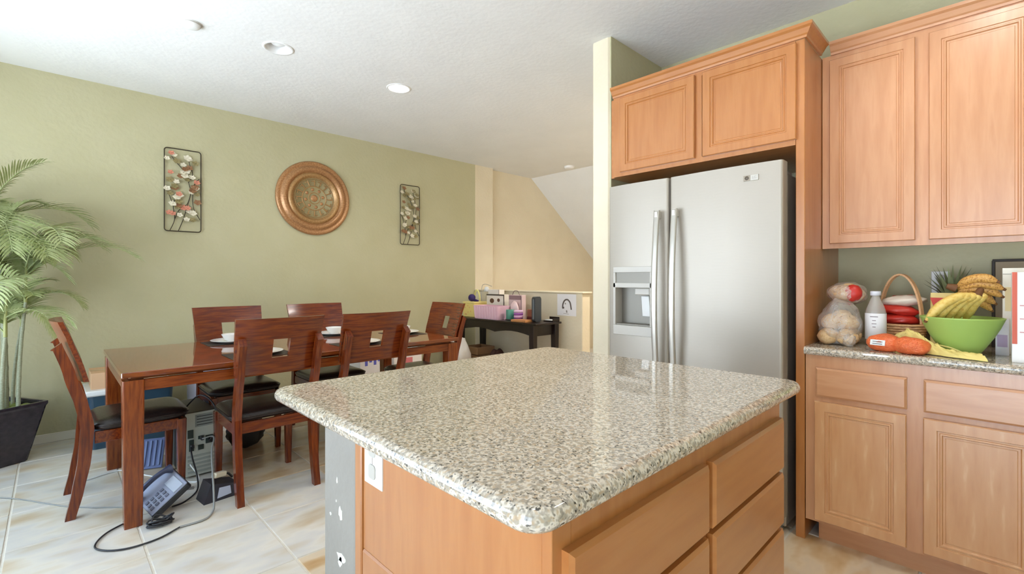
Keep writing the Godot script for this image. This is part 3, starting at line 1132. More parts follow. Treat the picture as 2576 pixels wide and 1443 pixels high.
func build_palm() -> void:
	var cx := -0.29
	var cw := 4.60
	var pl := thing("planter", "dark square tapered planter on the floor by the green wall", "planter", P(cx, 0, cw), deg_to_rad(30))
	var st := mb()
	var loops := []
	for k in [[0.0, 0.125], [0.006, 0.13], [0.36, 0.196], [0.375, 0.203], [0.392, 0.203], [0.392, 0.186], [0.33, 0.176]]:
		var l := PackedVector3Array()
		for p in rounded(k[1] * 2, k[1] * 2, 0.014, 2):
			l.append(Vector3(p.x, k[0], p.y))
		loops.append(l)
	loft(st, loops, true, false)
	part(st, "pot", M.planter, pl)
	st = mb()
	bx(st, Vector3(0, 0.335, 0), Vector3(0.345, 0.02, 0.345))
	part(st, "soil", M.soil, pl)
	rng.seed = 77
	for k in 26:
		st = mb()
		blob(st, Vector3(rng.randf_range(-0.15, 0.15), 0.352, rng.randf_range(-0.15, 0.15)), Vector3(0.035, 0.028, 0.035), 0.3, 0.2, k, 8, 6)
		part(st, "moss", M.moss, pl)
	var t := thing("areca_palm", "tall feathery artificial palm with several pale canes", "plant", P(cx, 0.345, cw))
	var canes := [
		# base x, z, top x, z, height, radius
		[0.07, 0.02, 0.05, 0.03, 0.95, 0.017],
		[0.13, 0.06, 0.165, 0.10, 0.72, 0.012],
		[0.02, -0.06, -0.05, -0.06, 1.10, 0.015],
		[-0.06, 0.06, -0.13, 0.10, 0.80, 0.015],
		[0.10, -0.05, 0.14, -0.07, 0.55, 0.010],
		[0.055, 0.07, 0.075, 0.13, 0.50, 0.013],
	]
	var fi := 0
	for c in canes:
		st = mb()
		var pts := []
		var rad := []
		var n := 40
		for i in n + 1:
			var f := float(i) / n
			pts.append(Vector3(lerpf(c[0], c[2], f * f), f * c[4], lerpf(c[1], c[3], f * f)))
			rad.append(c[5] * lerpf(1.05, 0.75, f) * (1.12 if i % 6 == 0 else 1.0))
		tube(st, pts, rad, 10)
		part(st, "cane", M.cane, t)
		# slender green crown shaft
		var top: Vector3 = pts[n]
		st = mb()
		tube(st, [top, top + Vector3(0, 0.12, 0), top + Vector3(0.005, 0.26, 0)], [c[5] * 0.8, c[5] * 0.7, 0.005], 8)
		part(st, "crown_shaft", M.stalk, t)
		var nf := 9 if c[4] > 0.6 else 6
		for k in nf:
			st = mb()
			var az := TAU * k / nf + fi * 1.9 + rng.randf_range(-0.35, 0.35)
			# keep clear of the wall: fronds that point at it stand up more
			var rise := rng.randf_range(0.35, 1.05)
			var length := rng.randf_range(0.52, 0.68) * (0.75 if c[4] < 0.6 else 1.0)
			if sin(az) < -0.3:
				rise = rng.randf_range(1.05, 1.3)
				length *= 0.62
			frond(st, top + Vector3(0, 0.02 + 0.026 * k, 0), az, rise, length, rng.randf_range(1.5, 2.4))
			part(st, "frond", M.leaf, t)
		fi += 1
	# the topmost spear frond
	st = mb()
	frond(st, Vector3(-0.05, 1.25, -0.06), 0.3, 1.2, 0.55, 1.2)
	part(st, "frond", M.leaf, t)

# ---------------------------------------------------------------- wall art
func branch_art(x0: float, label: String, flip: bool, sd: int) -> void:
	var W := 0.264
	var H := 0.707
	var t := thing("blossom_panel", label, "wall decor", P(x0, 1.63, 4.955), 0.0, "metal blossom panels on the green wall")
	var st := mb()
	var ring := []
	for p in rounded(W, H, 0.022, 4):
		ring.append(Vector3(p.x, H / 2 + p.y, 0.018))
	ring.append(ring[0])
	tube(st, ring, 0.0045, 8, false)
	part(st, "frame", M.iron, t)
	var sx := -1.0 if flip else 1.0
	sx = 1.0
	var branches := [
		[[-0.035, 0.0], [0.0, 0.10], [0.03, 0.22], [0.055, 0.33], [0.04, 0.43], [0.0, 0.53], [-0.07, 0.62], [-0.085, 0.66]],
		[[-0.095, 0.0], [-0.06, 0.10], [-0.07, 0.22], [-0.045, 0.30]],
		[[-0.07, 0.22], [-0.10, 0.31], [-0.12, 0.35]],
		[[0.125, 0.11], [0.08, 0.20], [0.07, 0.30], [0.085, 0.42], [0.12, 0.47]],
		[[0.04, 0.43], [0.07, 0.50], [0.05, 0.58], [0.04, 0.63]],
		[[-0.06, 0.10], [-0.03, 0.18], [0.03, 0.24], [0.055, 0.33]],
	]
	for b in branches:
		st = mb()
		var pts := []
		for q in b:
			pts.append(Vector3(q[0] * sx, q[1], 0.018))
		tube(st, curve(pts, 4), 0.0032, 6)
		part(st, "branch", M.iron, t)
	rng.seed = sd
	var spots := [[-0.085, 0.665, 0], [-0.115, 0.615, 1], [0.03, 0.64, 1], [-0.045, 0.60, 2], [0.0, 0.575, 1], [0.045, 0.555, 3], [0.09, 0.60, 2], [-0.09, 0.50, 0], [-0.02, 0.475, 3], [0.025, 0.525, 1], [0.03, 0.45, 2], [0.065, 0.475, 1], [0.10, 0.435, 0], [-0.095, 0.435, 2], [-0.05, 0.425, 1], [-0.115, 0.36, 1], [-0.06, 0.37, 3], [-0.03, 0.32, 0], [0.06, 0.345, 1], [0.10, 0.33, 2], [-0.075, 0.235, 1], [0.105, 0.26, 3], [-0.04, 0.21, 2], [0.0, 0.205, 0], [0.03, 0.205, 0], [-0.10, 0.155, 0], [-0.075, 0.15, 0], [-0.025, 0.14, 1], [0.07, 0.165, 1], [0.025, 0.105, 1], [0.07, 0.105, 2]]
	var mats := [M.petal_coral, M.petal_cream, M.petal_olive, M.petal_brown]
	if flip:
		mats = [M.petal_brown, M.petal_cream, M.petal_olive, M.petal_olive]
	for k in 16:
		spots.append([rng.randf_range(-0.10, 0.10), rng.randf_range(0.13, 0.66), [1, 2, 3, 1][k % 4]])
	for s in spots:
		st = mb()
		var c := Vector3(s[0] * sx, s[1], 0.026)
		var r := rng.randf_range(0.024, 0.034)
		var tilt := Basis(Vector3.RIGHT, PI / 2 - 0.5)
		st.set_smooth_group(-1)
		for k in 5:
			var a: float = TAU * k / 5 + s[0] * 40
			var d := tilt * Vector3(cos(a), 0, sin(a))
			var e := tilt * Vector3(-sin(a), 0, cos(a))
			var u := tilt * Vector3.UP
			var tip := c + d * r + u * 0.006
			quad(st, c, c + d * r * 0.6 + e * r * 0.42 + u * 0.002, tip, c + d * r * 0.6 - e * r * 0.42 + u * 0.002, Vector3(0, 0, 1))
			quad(st, c - u * 0.002, c + d * r * 0.6 + e * r * 0.42, tip - u * 0.001, c + d * r * 0.6 - e * r * 0.42, Vector3(0, 0, -1))
		blob(st, c + Vector3(0, 0, 0.003), Vector3(0.005, 0.005, 0.005), 0.0, 0.1, 1, 8, 6)
		part(st, "blossom", mats[s[2]], t)

func build_art() -> void:
	branch_art(0.816, "iron framed panel with coral and cream blossoms, nearer the palm", false, 3)
	branch_art(3.084, "iron framed panel with brown and olive blossoms, nearer the stairs", true, 4)
	# round carved medallion
	var t := thing("round_medallion", "large round copper and bronze medallion with carved center", "wall decor", P(1.945, 2.05, 4.949))
	var bas := Basis(Vector3.RIGHT, PI / 2)
	var st := mb()
	lathe(st, [[0.378, 0.0], [0.378, 0.012], [0.372, 0.022], [0.360, 0.028], [0.348, 0.024], [0.338, 0.018], [0.330, 0.020], [0.318, 0.036], [0.300, 0.044], [0.284, 0.040], [0.274, 0.028], [0.266, 0.022]], 72, Vector3.ZERO, bas)
	part(st, "outer_rim", M.copper, t)
	st = mb()
	lathe(st, [[0.266, 0.022], [0.258, 0.030], [0.246, 0.038], [0.232, 0.036], [0.222, 0.026], [0.212, 0.016], [0.206, 0.012]], 72, Vector3.ZERO, bas)
	part(st, "inner_rim", M.bronze, t)
	st = mb()
	lathe(st, [[0.206, 0.012], [0.205, 0.010], [0.001, 0.010]], 64, Vector3.ZERO, bas)
	part(st, "disc", M.verdigris, t)
	for r in [[0.195, 0.003], [0.122, 0.005], [0.058, 0.004]]:
		st = mb()
		lathe(st, [[r[0] - r[1], 0.010], [r[0] - r[1] * 0.5, 0.016], [r[0] + r[1] * 0.5, 0.016], [r[0] + r[1], 0.010]], 56, Vector3.ZERO, bas)
		part(st, "raised_ring", M.bronze, t)
	for k in 16:
		var a := TAU * k / 16
		st = mb()
		bx(st, Vector3(cos(a), sin(a), 0) * 0.158 + Vector3(0, 0, 0.014), Vector3(0.056, 0.010, 0.014), 0.002, Basis(Vector3(0, 0, 1), a))
		bx(st, Vector3(cos(a + 0.10), sin(a + 0.10), 0) * 0.175 + Vector3(0, 0, 0.013), Vector3(0.008, 0.028, 0.012), 0.002, Basis(Vector3(0, 0, 1), a + 0.1))
		part(st, "carved_bar", M.bronze, t)
	for k in 8:
		var a := TAU * k / 8 + 0.2
		st = mb()
		blob(st, Vector3(cos(a), sin(a), 0) * 0.09 + Vector3(0, 0, 0.010), Vector3(0.017, 0.017, 0.008), 0.0, 0.1, 1, 12, 8)
		part(st, "boss", M.copper, t)
	st = mb()
	blob(st, Vector3(0, 0, 0.010), Vector3(0.035, 0.035, 0.012), 0.0, 0.1, 1, 20, 10)
	part(st, "boss", M.copper, t)

# ---------------------------------------------------------------- ceiling fixtures
func build_fixtures() -> void:
	var Y := 2.762
	# lit recessed light
	var t := thing("recessed_light", "lit round recessed ceiling light", "light", P(2.017, Y, 3.398))
	var st := mb()
	lathe(st, [[0.098, 0.0], [0.096, -0.004], [0.085, -0.006], [0.082, -0.004]], 40)
	part(st, "trim_ring", M.white_plastic, t)
	var glow := mat(C(255, 250, 240), 0.5)
	glow.emission_enabled = true
	glow.emission = C(255, 246, 232)
	glow.emission_energy_multiplier = 3.0
	st = mb()
	lathe(st, [[0.082, -0.003], [0.06, -0.005], [0.001, -0.006]], 40)
	part(st, "lamp_lens", glow, t)
	lamp(P(2.017, Y - 0.03, 3.398), 0.5)
	# added unseen lights that brighten the kitchen, the passage and the stair area
	for a in [[0.75, 0.75, "above the island", 0.35], [2.0, 0.0, "above the kitchen aisle", 0.45], [3.9, 2.3, "in the passage to the stairs", 0.7], [5.0, 2.35, "before the staircase", 2.2]]:
		t = thing("recessed_light", "added unseen recessed ceiling light " + a[2], "light", P(a[0], Y, a[1]))
		st = mb()
		lathe(st, [[0.098, 0.0], [0.096, -0.004], [0.085, -0.006], [0.082, -0.004]], 40)
		part(st, "trim_ring", M.white_plastic, t)
		st = mb()
		lathe(st, [[0.082, -0.003], [0.06, -0.005], [0.001, -0.006]], 40)
		part(st, "lamp_lens", glow, t)
		lamp(P(a[0], Y - 0.03, a[1]), a[3])
	# unlit can
	t = thing("recessed_light", "unlit recessed ceiling can with white trim", "light", P(1.087, Y, 3.367))
	st = mb()
	lathe(st, [[0.098, 0.0], [0.096, -0.004], [0.084, -0.006], [0.077, -0.002], [0.070, 0.03], [0.066, 0.07]], 40)
	part(st, "trim_ring", M.white_plastic, t)
	st = mb()
	blob(st, Vector3(0, 0.06, 0), Vector3(0.06, 0.045, 0.06), 0.0, 0.1, 1, 24, 12)
	part(st, "bulb", M.white_plastic, t)
	# detectors
	t = thing("smoke_detector", "small round white detector on the ceiling above the dining table", "detector", P(0.602, Y, 3.405))
	st = mb()
	lathe(st, [[0.052, 0.0], [0.052, -0.010], [0.046, -0.022], [0.03, -0.028], [0.001, -0.029]], 32)
	part(st, "housing", M.white_plastic, t)
	st = mb()
	lathe(st, [[0.046, -0.006], [0.054, -0.007], [0.054, -0.011], [0.046, -0.012]], 32)
	part(st, "vent_ring", M.grey_plastic, t)
	t = thing("smoke_detector", "round white detector on the ceiling by the stair slope", "detector", P(5.10, Y, 4.13))
	st = mb()
	lathe(st, [[0.07, 0.0], [0.07, -0.014], [0.062, -0.028], [0.04, -0.034], [0.001, -0.035]], 32)
	part(st, "housing", M.white_plastic, t)

func lamp(at: Vector3, energy: float) -> void:
	var l := SpotLight3D.new()
	l.name = numbered("can_lamp")
	l.light_energy = energy
	l.light_color = C(255, 250, 244)
	l.spot_angle = 78.0
	l.spot_angle_attenuation = 0.6
	l.spot_range = 12.0
	l.spot_attenuation = 2.0
	l.light_size = 0.08
	l.shadow_enabled = true
	add_child(l)
	l.position = at
	l.rotation.x = -PI / 2

# ---------------------------------------------------------------- groceries on the counter
func banana(parent: Node, a: Vector3, b: Vector3, sag: Vector3, r: float, m: Material, tip: Material) -> void:
	var st := mb()
	var pts := curve([a, a.lerp(b, 0.25) + sag * 0.75, a.lerp(b, 0.5) + sag, a.lerp(b, 0.75) + sag * 0.75, b], 4)
	var rad := []
	for i in pts.size():
		var f := float(i) / (pts.size() - 1)
		rad.append(r * clampf(0.35 + 3.2 * minf(f, 1.0 - f), 0.3, 1.0))
	tube(st, pts, rad, 9)
	var o := part(st, "banana", m, parent)
	st = mb()
	tube(st, [b, b + (b - pts[pts.size() - 3]).normalized() * 0.010], [r * 0.38, r * 0.28], 7)
	part(st, "tip", tip, o)

func build_groceries() -> void:
	var Y := 0.905
	var st: SurfaceTool
	# bag of bread rolls
	var roll := tmat(tex(81, 0.03, 3, [C(196, 150, 96), C(226, 194, 146), C(214, 176, 124)], [0.0, 0.5, 1.0], 256), Vector3(6, 6, 6), 0.7)
	var t := thing("bread_bag", "clear wrinkled plastic bag of round rolls against the tall panel", "bag", P(2.74, Y, 0.545))
	rng.seed = 9
	for k in [[-0.045, 0.04, 0.038], [-0.05, 0.04, -0.038], [0.05, 0.04, 0.036], [0.05, 0.04, -0.036], [0.0, 0.105, 0.034], [-0.01, 0.105, -0.033], [0.045, 0.125, 0.0]]:
		st = mb()
		blob(st, Vector3(k[0], k[1], k[2]), Vector3(0.05, 0.039, 0.044), 0.12, 0.12, rng.randi() % 100, 16, 12)
		part(st, "bread_roll", roll, t)
	st = mb()
	blob(st, Vector3(0, 0.10, 0), Vector3(0.122, 0.115, 0.086), 0.22, 0.11, 17, 44, 30, Basis(), -0.098)
	part(st, "plastic_film", M.film, t)
	st = mb()
	blob(st, Vector3(-0.085, 0.03, 0.055), Vector3(0.03, 0.03, 0.025), 0.5, 0.2, 21, 20, 14, Basis(), -0.028)
	part(st, "gathered_end", M.film, t)
	# loaf in printed bag lying on the rolls
	t = thing("loaf_bag", "plastic bread bag with red print lying on top of the rolls", "bag", P(2.83, Y + 0.243, 0.535), 0.3)
	st = mb()
	blob(st, Vector3.ZERO, Vector3(0.10, 0.048, 0.075), 0.16, 0.1, 5, 32, 20)
	part(st, "loaf", roll, t)
	st = mb()
	blob(st, Vector3.ZERO, Vector3(0.108, 0.056, 0.084), 0.16, 0.12, 6, 36, 22)
	part(st, "plastic_film", M.film, t)
	st = mb()
	blob(st, Vector3(-0.080, 0.004, 0.018), Vector3(0.034, 0.040, 0.036), 0.12, 0.12, 8, 18, 12)
	part(st, "red_print", mat(C(196, 48, 40), 0.4), t)
	# bottle
	t = thing("plastic_bottle", "clear plastic bottle with white wrap label and pale cap", "bottle", P(2.80, Y, 0.415))
	var clear := mat(Color(0.86, 0.82, 0.78, 0.42), 0.08)
	clear.transparency = BaseMaterial3D.TRANSPARENCY_ALPHA
	st = mb()
	lathe(st, [[0.001, 0.0], [0.034, 0.0], [0.040, 0.008], [0.040, 0.155], [0.038, 0.17], [0.025, 0.205], [0.0165, 0.228], [0.015, 0.24]], 32)
	part(st, "body", clear, t)
	st = mb()
	lathe(st, [[0.0408, 0.03], [0.0415, 0.031], [0.0415, 0.152], [0.0408, 0.153]], 32)
	part(st, "label_wrap", mat(C(238, 236, 236), 0.5), t)
	st = mb()
	for r in [[0.138, 0.030], [0.12, 0.014], [0.105, 0.018], [0.09, 0.012]]:
		bx(st, Vector3(-0.0415, r[0], 0.0), Vector3(0.0012, 0.004, r[1]))
	part(st, "label_print", mat(C(160, 150, 152), 0.6), t)
	st = mb()
	lathe(st, [[0.019, 0.236], [0.021, 0.238], [0.021, 0.254], [0.019, 0.257], [0.001, 0.257]], 28)
	part(st, "cap", mat(C(214, 214, 220), 0.4), t)
	# wicker basket with arched handle
	var wick := tmat(tex(83, 0.05, 3, [C(214, 160, 112), C(236, 190, 142)], [0.0, 1.0], 256), Vector3(10, 10, 10), 0.6)
	t = thing("wicker_basket", "round wicker basket with tall arched handle full of packets", "basket", P(2.99, Y, 0.345), 1.15)
	for k in 8:
		st = mb()
		var ring := []
		for i in 33:
			var a := TAU * i / 32
			var rr := 0.078 + 0.003 * k + 0.002 * (1.0 if (i + k) % 2 == 0 else -1.0)
			ring.append(Vector3(cos(a) * rr, 0.006 + 0.0125 * k, sin(a) * rr))
		tube(st, ring, 0.0065, 6, false)
		part(st, "woven_band", wick, t)
	st = mb()
	lathe(st, [[0.001, 0.0], [0.076, 0.0], [0.076, 0.005], [0.001, 0.006]], 28)
	part(st, "base", wick, t)
	st = mb()
	var hl := []
	for i in 29:
		var a := PI * i / 28
		var c := Vector3(cos(a) * 0.092, 0.10 + sin(a) * 0.236, 0)
		var nrm := Vector3(cos(a) / 0.092, sin(a) / 0.236, 0).normalized()
		var l := PackedVector3Array()
		for q in [[-0.004, -0.011], [0.004, -0.011], [0.004, 0.011], [-0.004, 0.011]]:
			l.append(c + nrm * q[0] + Vector3(0, 0, q[1]))
		hl.append(l)
	loft(st, hl, true, false)
	part(st, "handle", wick, t)
	var red := mat(C(202, 52, 40), 0.35)
	var pale := mat(C(240, 224, 206), 0.4)
	var pk := 0
	for k in [[0.0, 0.162, 0.01, 0.75, 0.12, 0.15, red], [0.01, 0.208, -0.01, 0.95, -0.08, 0.16, pale], [-0.01, 0.118, 0.01, 0.8, 0.06, 0.14, red]]:
		var pkg := thing("snack_packet", ["red crinkled snack packet lying in the wicker basket", "pale snack packet tilted in the wicker basket", "red and white snack packet at the front of the wicker basket"][pk], "packet", P(2.99 + k[0] * 0.7, Y + k[1], 0.345 + k[2]), 0.78 + k[3])
		st = mb()
		blob(st, Vector3.ZERO, Vector3(0.085, 0.026, 0.055), 0.2, 0.14, 30 + pk, 26, 12, Basis(Vector3(0, 0, 1), k[4]))
		part(st, "wrapper", k[6], pkg)
		st = mb()
		bx(st, Basis(Vector3(0, 0, 1), k[4]) * Vector3(0.0, 0.016, 0.02), Vector3(0.09, 0.022, 0.03), 0.008, Basis(Vector3(0, 0, 1), k[4]))
		part(st, "print_band", pale if k[6] == red else red, pkg)
		pk += 1
	# green bowl
	t = thing("mixing_bowl", "large lime green bowl heaped with bananas", "bowl", P(2.72, Y, 0.118))
	st = mb()
	lathe(st, [[0.001, 0.0], [0.052, 0.0], [0.055, 0.004], [0.075, 0.035], [0.098, 0.075], [0.117, 0.115], [0.130, 0.150], [0.133, 0.156], [0.129, 0.157], [0.113, 0.117], [0.094, 0.078], [0.07, 0.04], [0.048, 0.012], [0.001, 0.008]], 56)
	var gb := mat(C(166, 196, 100), 0.4)
	part(st, "shell", gb, t)
	var yel := tmat(tex(84, 0.03, 4, [C(178, 124, 56), C(222, 180, 84), C(232, 198, 110), C(238, 208, 124)], [0.0, 0.2, 0.5, 1.0], 256), Vector3(7, 7, 7), 0.45)
	var brown := mat(C(112, 72, 38), 0.7)
	var spotted := tmat(tex(85, 0.05, 4, [C(120, 72, 30), C(206, 150, 76), C(226, 182, 104)], [0.1, 0.4, 1.0], 256), Vector3(9, 9, 9), 0.5)
	t = thing("banana_bunch", "yellow banana bunch lying in the green bowl", "bananas", P(2.72, Y + 0.12, 0.118), 0.0, "banana bunches in the green bowl")
	var s0 := P(-0.02, 0.125, -0.03)
	for k in 5:
		var e := P(-0.075 + 0.034 * k, 0.02, 0.102 - 0.028 * k)
		banana(t, s0 + P(0.004 * k, 0.0, -0.012 * k), e, Vector3(-0.025, 0.03, 0), 0.019, yel, brown)
	st = mb()
	tube(st, [s0 + Vector3(0, 0, 0.02), s0 + Vector3(0.015, 0.03, 0.03)], [0.016, 0.010], 8)
	part(st, "stem", brown, t)
	t = thing("banana_bunch", "brown-spotted ripe banana bunch on top of the yellow bananas", "bananas", P(2.72, Y + 0.12, 0.118), 0.0, "banana bunches in the green bowl")
	var s1 := P(0.02, 0.165, 0.01)
	for k in 5:
		var e2 := P(-0.02 + 0.03 * k, 0.185 - 0.030 * k, -0.105 - 0.018 * sin(k * 1.2))
		banana(t, s1 + P(0.006 * k, -0.012 * k, 0), e2, Vector3(-0.012, 0.022, 0.0), 0.018, spotted, brown)
	st = mb()
	tube(st, [s1 + Vector3(0, -0.01, -0.005), s1 + Vector3(-0.005, 0.0, -0.035)], [0.018, 0.011], 8)
	part(st, "stem", brown, t)
	# pineapple
	t = thing("pineapple", "pineapple standing behind the bowl with spiky grey-green crown", "pineapple", P(3.10, Y, 0.165))
	var skin := tmat(tex(86, 0.06, 3, [C(126, 92, 44), C(178, 142, 70)], [0.0, 1.0], 256), Vector3(8, 8, 8), 0.7)
	st = mb()
	lathe(st, [[0.001, 0.0], [0.042, 0.002], [0.06, 0.03], [0.066, 0.09], [0.062, 0.15], [0.048, 0.195], [0.03, 0.21], [0.001, 0.214]], 28)
	var body := part(st, "fruit", skin, t)
	for i in 8:
		for j in 11:
			st = mb()
			var y := 0.022 + 0.023 * i
			var rr := 0.066 * sqrt(maxf(0.1, 1.0 - pow((y - 0.10) / 0.135, 2.0)))
			var a := TAU * (j + 0.5 * (i % 2)) / 11
			blob(st, Vector3(cos(a) * rr, y, sin(a) * rr), Vector3(0.012, 0.011, 0.012), 0.0, 0.1, 1, 6, 5)
			part(st, "eye", skin, body)
	var spike := mat(C(140, 146, 104), 0.5)
	rng.seed = 21
	for k in 30:
		st = mb()
		var a := k * 2.4
		var tilt := lerpf(0.1, 0.72, k / 29.0)
		var ln := lerpf(0.185, 0.12, k / 29.0)
		var d := Vector3(cos(a) * sin(tilt), cos(tilt), sin(a) * sin(tilt))
		var sd := Vector3(-sin(a), 0, cos(a))
		var b0 := Vector3(cos(a) * 0.012, 0.205, sin(a) * 0.012)
		var mid := b0 + d * ln * 0.55
		var tipp := b0 + d * ln + Vector3(cos(a), -0.2, sin(a)) * 0.02
		var nn := d.cross(sd)
		st.set_smooth_group(-1)
		for o in [0.0, 0.002]:
			quad(st, b0 - sd * 0.010 + nn * o, b0 + sd * 0.010 + nn * o, mid + sd * 0.008 + nn * o, mid - sd * 0.008 + nn * o, nn if o > 0 else -nn)
			tri(st, mid - sd * 0.008 + nn * o, mid + sd * 0.008 + nn * o, tipp, nn if o > 0 else -nn)
		part(st, "leaf", spike, t)
	# printed pouch leaning behind the bowl
	t = thing("food_pouch", "upright pale yellow pouch with red band behind the bowl", "pouch", P(2.96, Y, 0.165), -PI / 2)
	st = mb()
	var loops := []
	for k in [[0.0, 0.03], [0.08, 0.034], [0.17, 0.024], [0.22, 0.008], [0.25, 0.003]]:
		var l2 := PackedVector3Array()
		for p in rounded(0.135, k[1] * 2, minf(0.02, k[1] * 0.9), 3):
			l2.append(Vector3(p.x, k[0], p.y))
		loops.append(l2)
	loft(st, loops)
	part(st, "pouch_body", mat(C(232, 206, 130), 0.4), t)
	st = mb()
	var bandp := PackedVector2Array([Vector2(-0.068, 0.222), Vector2(0.068, 0.222), Vector2(0.068, 0.185), Vector2(0.02, 0.165), Vector2(-0.05, 0.168)])
	prism(st, bandp, 0.003, Transform3D(Basis(Vector3.RIGHT, -0.25), Vector3(0, 0.012, 0.068)))
	part(st, "red_band", red, t)
	# orange net bag
	var orange := tmat(tex(87, 0.04, 3, [C(226, 96, 50), C(240, 132, 78)], [0.0, 1.0], 256), Vector3(8, 8, 8), 0.35, bump(88, 0.06, 3, 6.0, 256), 0.8)
	t = thing("produce_bag", "orange wrapped produce bag with white sticker at counter edge", "bag", P(2.60, Y, 0.312), deg_to_rad(-90 - 14))
	st = mb()
	blob(st, Vector3(-0.045, 0.036, 0), Vector3(0.066, 0.040, 0.052), 0.16, 0.1, 50, 30, 16, Basis(), -0.036)
	blob(st, Vector3(0.050, 0.034, 0.004), Vector3(0.064, 0.038, 0.050), 0.16, 0.1, 51, 30, 16, Basis(), -0.034)
	part(st, "wrapped_produce", orange, t)
	st = mb()
	bx(st, Vector3(-0.050, 0.040, 0.052), Vector3(0.055, 0.024, 0.003), 0.001, Basis(Vector3.RIGHT, -0.25))
	var stk := part(st, "sticker", M.white_plastic, t)
	st = mb()
	for k in 2:
		bx(st, Vector3(-0.050, 0.044 - 0.009 * k, 0.0528 + 0.0022 * k), Vector3(0.036, 0.003, 0.0015), 0.0, Basis(Vector3.RIGHT, -0.25))
	part(st, "sticker_print", mat(C(120, 112, 108), 0.6), stk)
	# yellow carrier bag
	t = thing("carrier_bag", "crumpled pale yellow plastic bag spread before the green bowl", "bag", P(2.63, Y, 0.175))
	var nz := FastNoiseLite.new()
	nz.seed = 4
	nz.frequency = 1.0
	nz.fractal_octaves = 3
	var bag := mat(C(240, 218, 134), 0.4)
	bag.cull_mode = BaseMaterial3D.CULL_DISABLED
	st = mb()
	var rows := []
	for i in 37:
		var f := i / 36.0
		# centre line from behind the orange bag to the counter edge
		var c := P(lerpf(0.105, -0.075, pow(f, 0.8)), 0, lerpf(0.165, -0.125, f))
		var half := lerpf(0.045, 0.052, f) * (0.55 + 0.45 * sin(PI * clampf(f * 1.1, 0.12, 0.95)))
		var across := Vector3(0.85, 0, -0.5).normalized()
		var l3 := PackedVector3Array()
		for j in 21:
			var g := j / 20.0
			var p := c + across * lerpf(-half, half, g) * (1.0 + 0.25 * nz.get_noise_2d(f * 9.0, 5.0 if g < 0.5 else 9.0))
			var bell := pow(sin(PI * g), 0.8)
			var hh := (0.018 + 0.062 * exp(-pow((f - 0.22) / 0.25, 2.0))) * bell
			p.y = 0.003 + hh * (1.0 + 0.35 * nz.get_noise_2d(f * 7.0, g * 5.0)) + 0.020 * absf(nz.get_noise_2d(f * 13.0 + 40.0, g * 4.0)) * bell
			l3.append(p)
		rows.append(l3)
	loft(st, rows, false, true, false)
	part(st, "bag_sheet", bag, t)
	st = mb()
	tube(st, curve([P(-0.035, 0.045, 0.0), P(-0.06, 0.042, -0.03), P(-0.062, 0.03, -0.06)], 4), 0.003, 5)
	part(st, "printed_line", mat(C(206, 194, 110), 0.5), t)
	# boxes at the right end
	t = thing("cereal_box", "tall white carton with red printed side standing on the counter", "box", P(2.69, Y, -0.062), 0.0)
	st = mb()
	bx(st, Vector3(0, 0.17, 0), Vector3(0.17, 0.34, 0.07), 0.001)
	part(st, "carton", mat(C(240, 237, 234), 0.4), t)
	st = mb()
	bx(st, Vector3(-0.0854, 0.205, -0.0275), Vector3(0.001, 0.27, 0.0135))
	part(st, "red_print", mat(C(204, 84, 52), 0.45), t)
	st = mb()
	for k in 3:
		bx(st, Vector3(-0.0854, 0.215 - 0.05 * k, 0.008), Vector3(0.001, 0.004, 0.045))
	part(st, "print_line", mat(C(206, 150, 150), 0.5), t)
	t = thing("cracker_carton", "cream and white food carton behind the white carton", "box", P(2.95, Y, -0.045), 0.0)
	st = mb()
	bx(st, Vector3(0, 0.18, 0), Vector3(0.16, 0.36, 0.085), 0.001)
	part(st, "carton", mat(C(244, 238, 224), 0.4), t)
	st = mb()
	bx(st, Vector3(-0.0804, 0.335, 0), Vector3(0.001, 0.003, 0.083))
	part(st, "flap_seam", mat(C(176, 168, 156), 0.6), t)
	st = mb()
	bx(st, Vector3(-0.0804, 0.23, 0.0), Vector3(0.001, 0.10, 0.07))
	part(st, "printed_patch", mat(C(236, 214, 160), 0.4), t)
	t = thing("serving_board", "thin dark framed board leaning on green wall behind the cartons", "board", P(3.13, Y, -0.06))
	st = mb()
	bx(st, Vector3(0, 0.20, 0), Vector3(0.014, 0.40, 0.17), 0.003, Basis(Vector3(0, 0, 1), -0.1))
	part(st, "board_panel", mat(C(152, 134, 108), 0.5), t)
	st = mb()
	for k in [[0, 0.40, 0.0, 0.012, 0.18], [0, 0.20, 0.086, 0.40, 0.012]]:
		bx(st, Basis(Vector3(0, 0, 1), -0.1) * Vector3(-0.002, k[1] - 0.2, k[2]) + Vector3(0, 0.2, 0), Vector3(0.018, k[3], k[4]), 0.002, Basis(Vector3(0, 0, 1), -0.1))
	bx(st, Basis(Vector3(0, 0, 1), -0.1) * Vector3(-0.002, 0, -0.086) + Vector3(0, 0.2, 0), Vector3(0.018, 0.40, 0.012), 0.002, Basis(Vector3(0, 0, 1), -0.1))
	part(st, "dark_edge", mat(C(48, 38, 30), 0.5), t)
	t = thing("tea_carton", "small white carton with violet print between bowl and tall carton", "box", P(2.84, Y, -0.002), 0.0)
	st = mb()
	bx(st, Vector3(0, 0.075, 0), Vector3(0.07, 0.15, 0.04), 0.001)
	part(st, "carton", mat(C(226, 218, 220), 0.4), t)
	st = mb()
	bx(st, Vector3(-0.0354, 0.06, 0), Vector3(0.001, 0.05, 0.03))
	part(st, "violet_print", mat(C(176, 146, 176), 0.4), t)

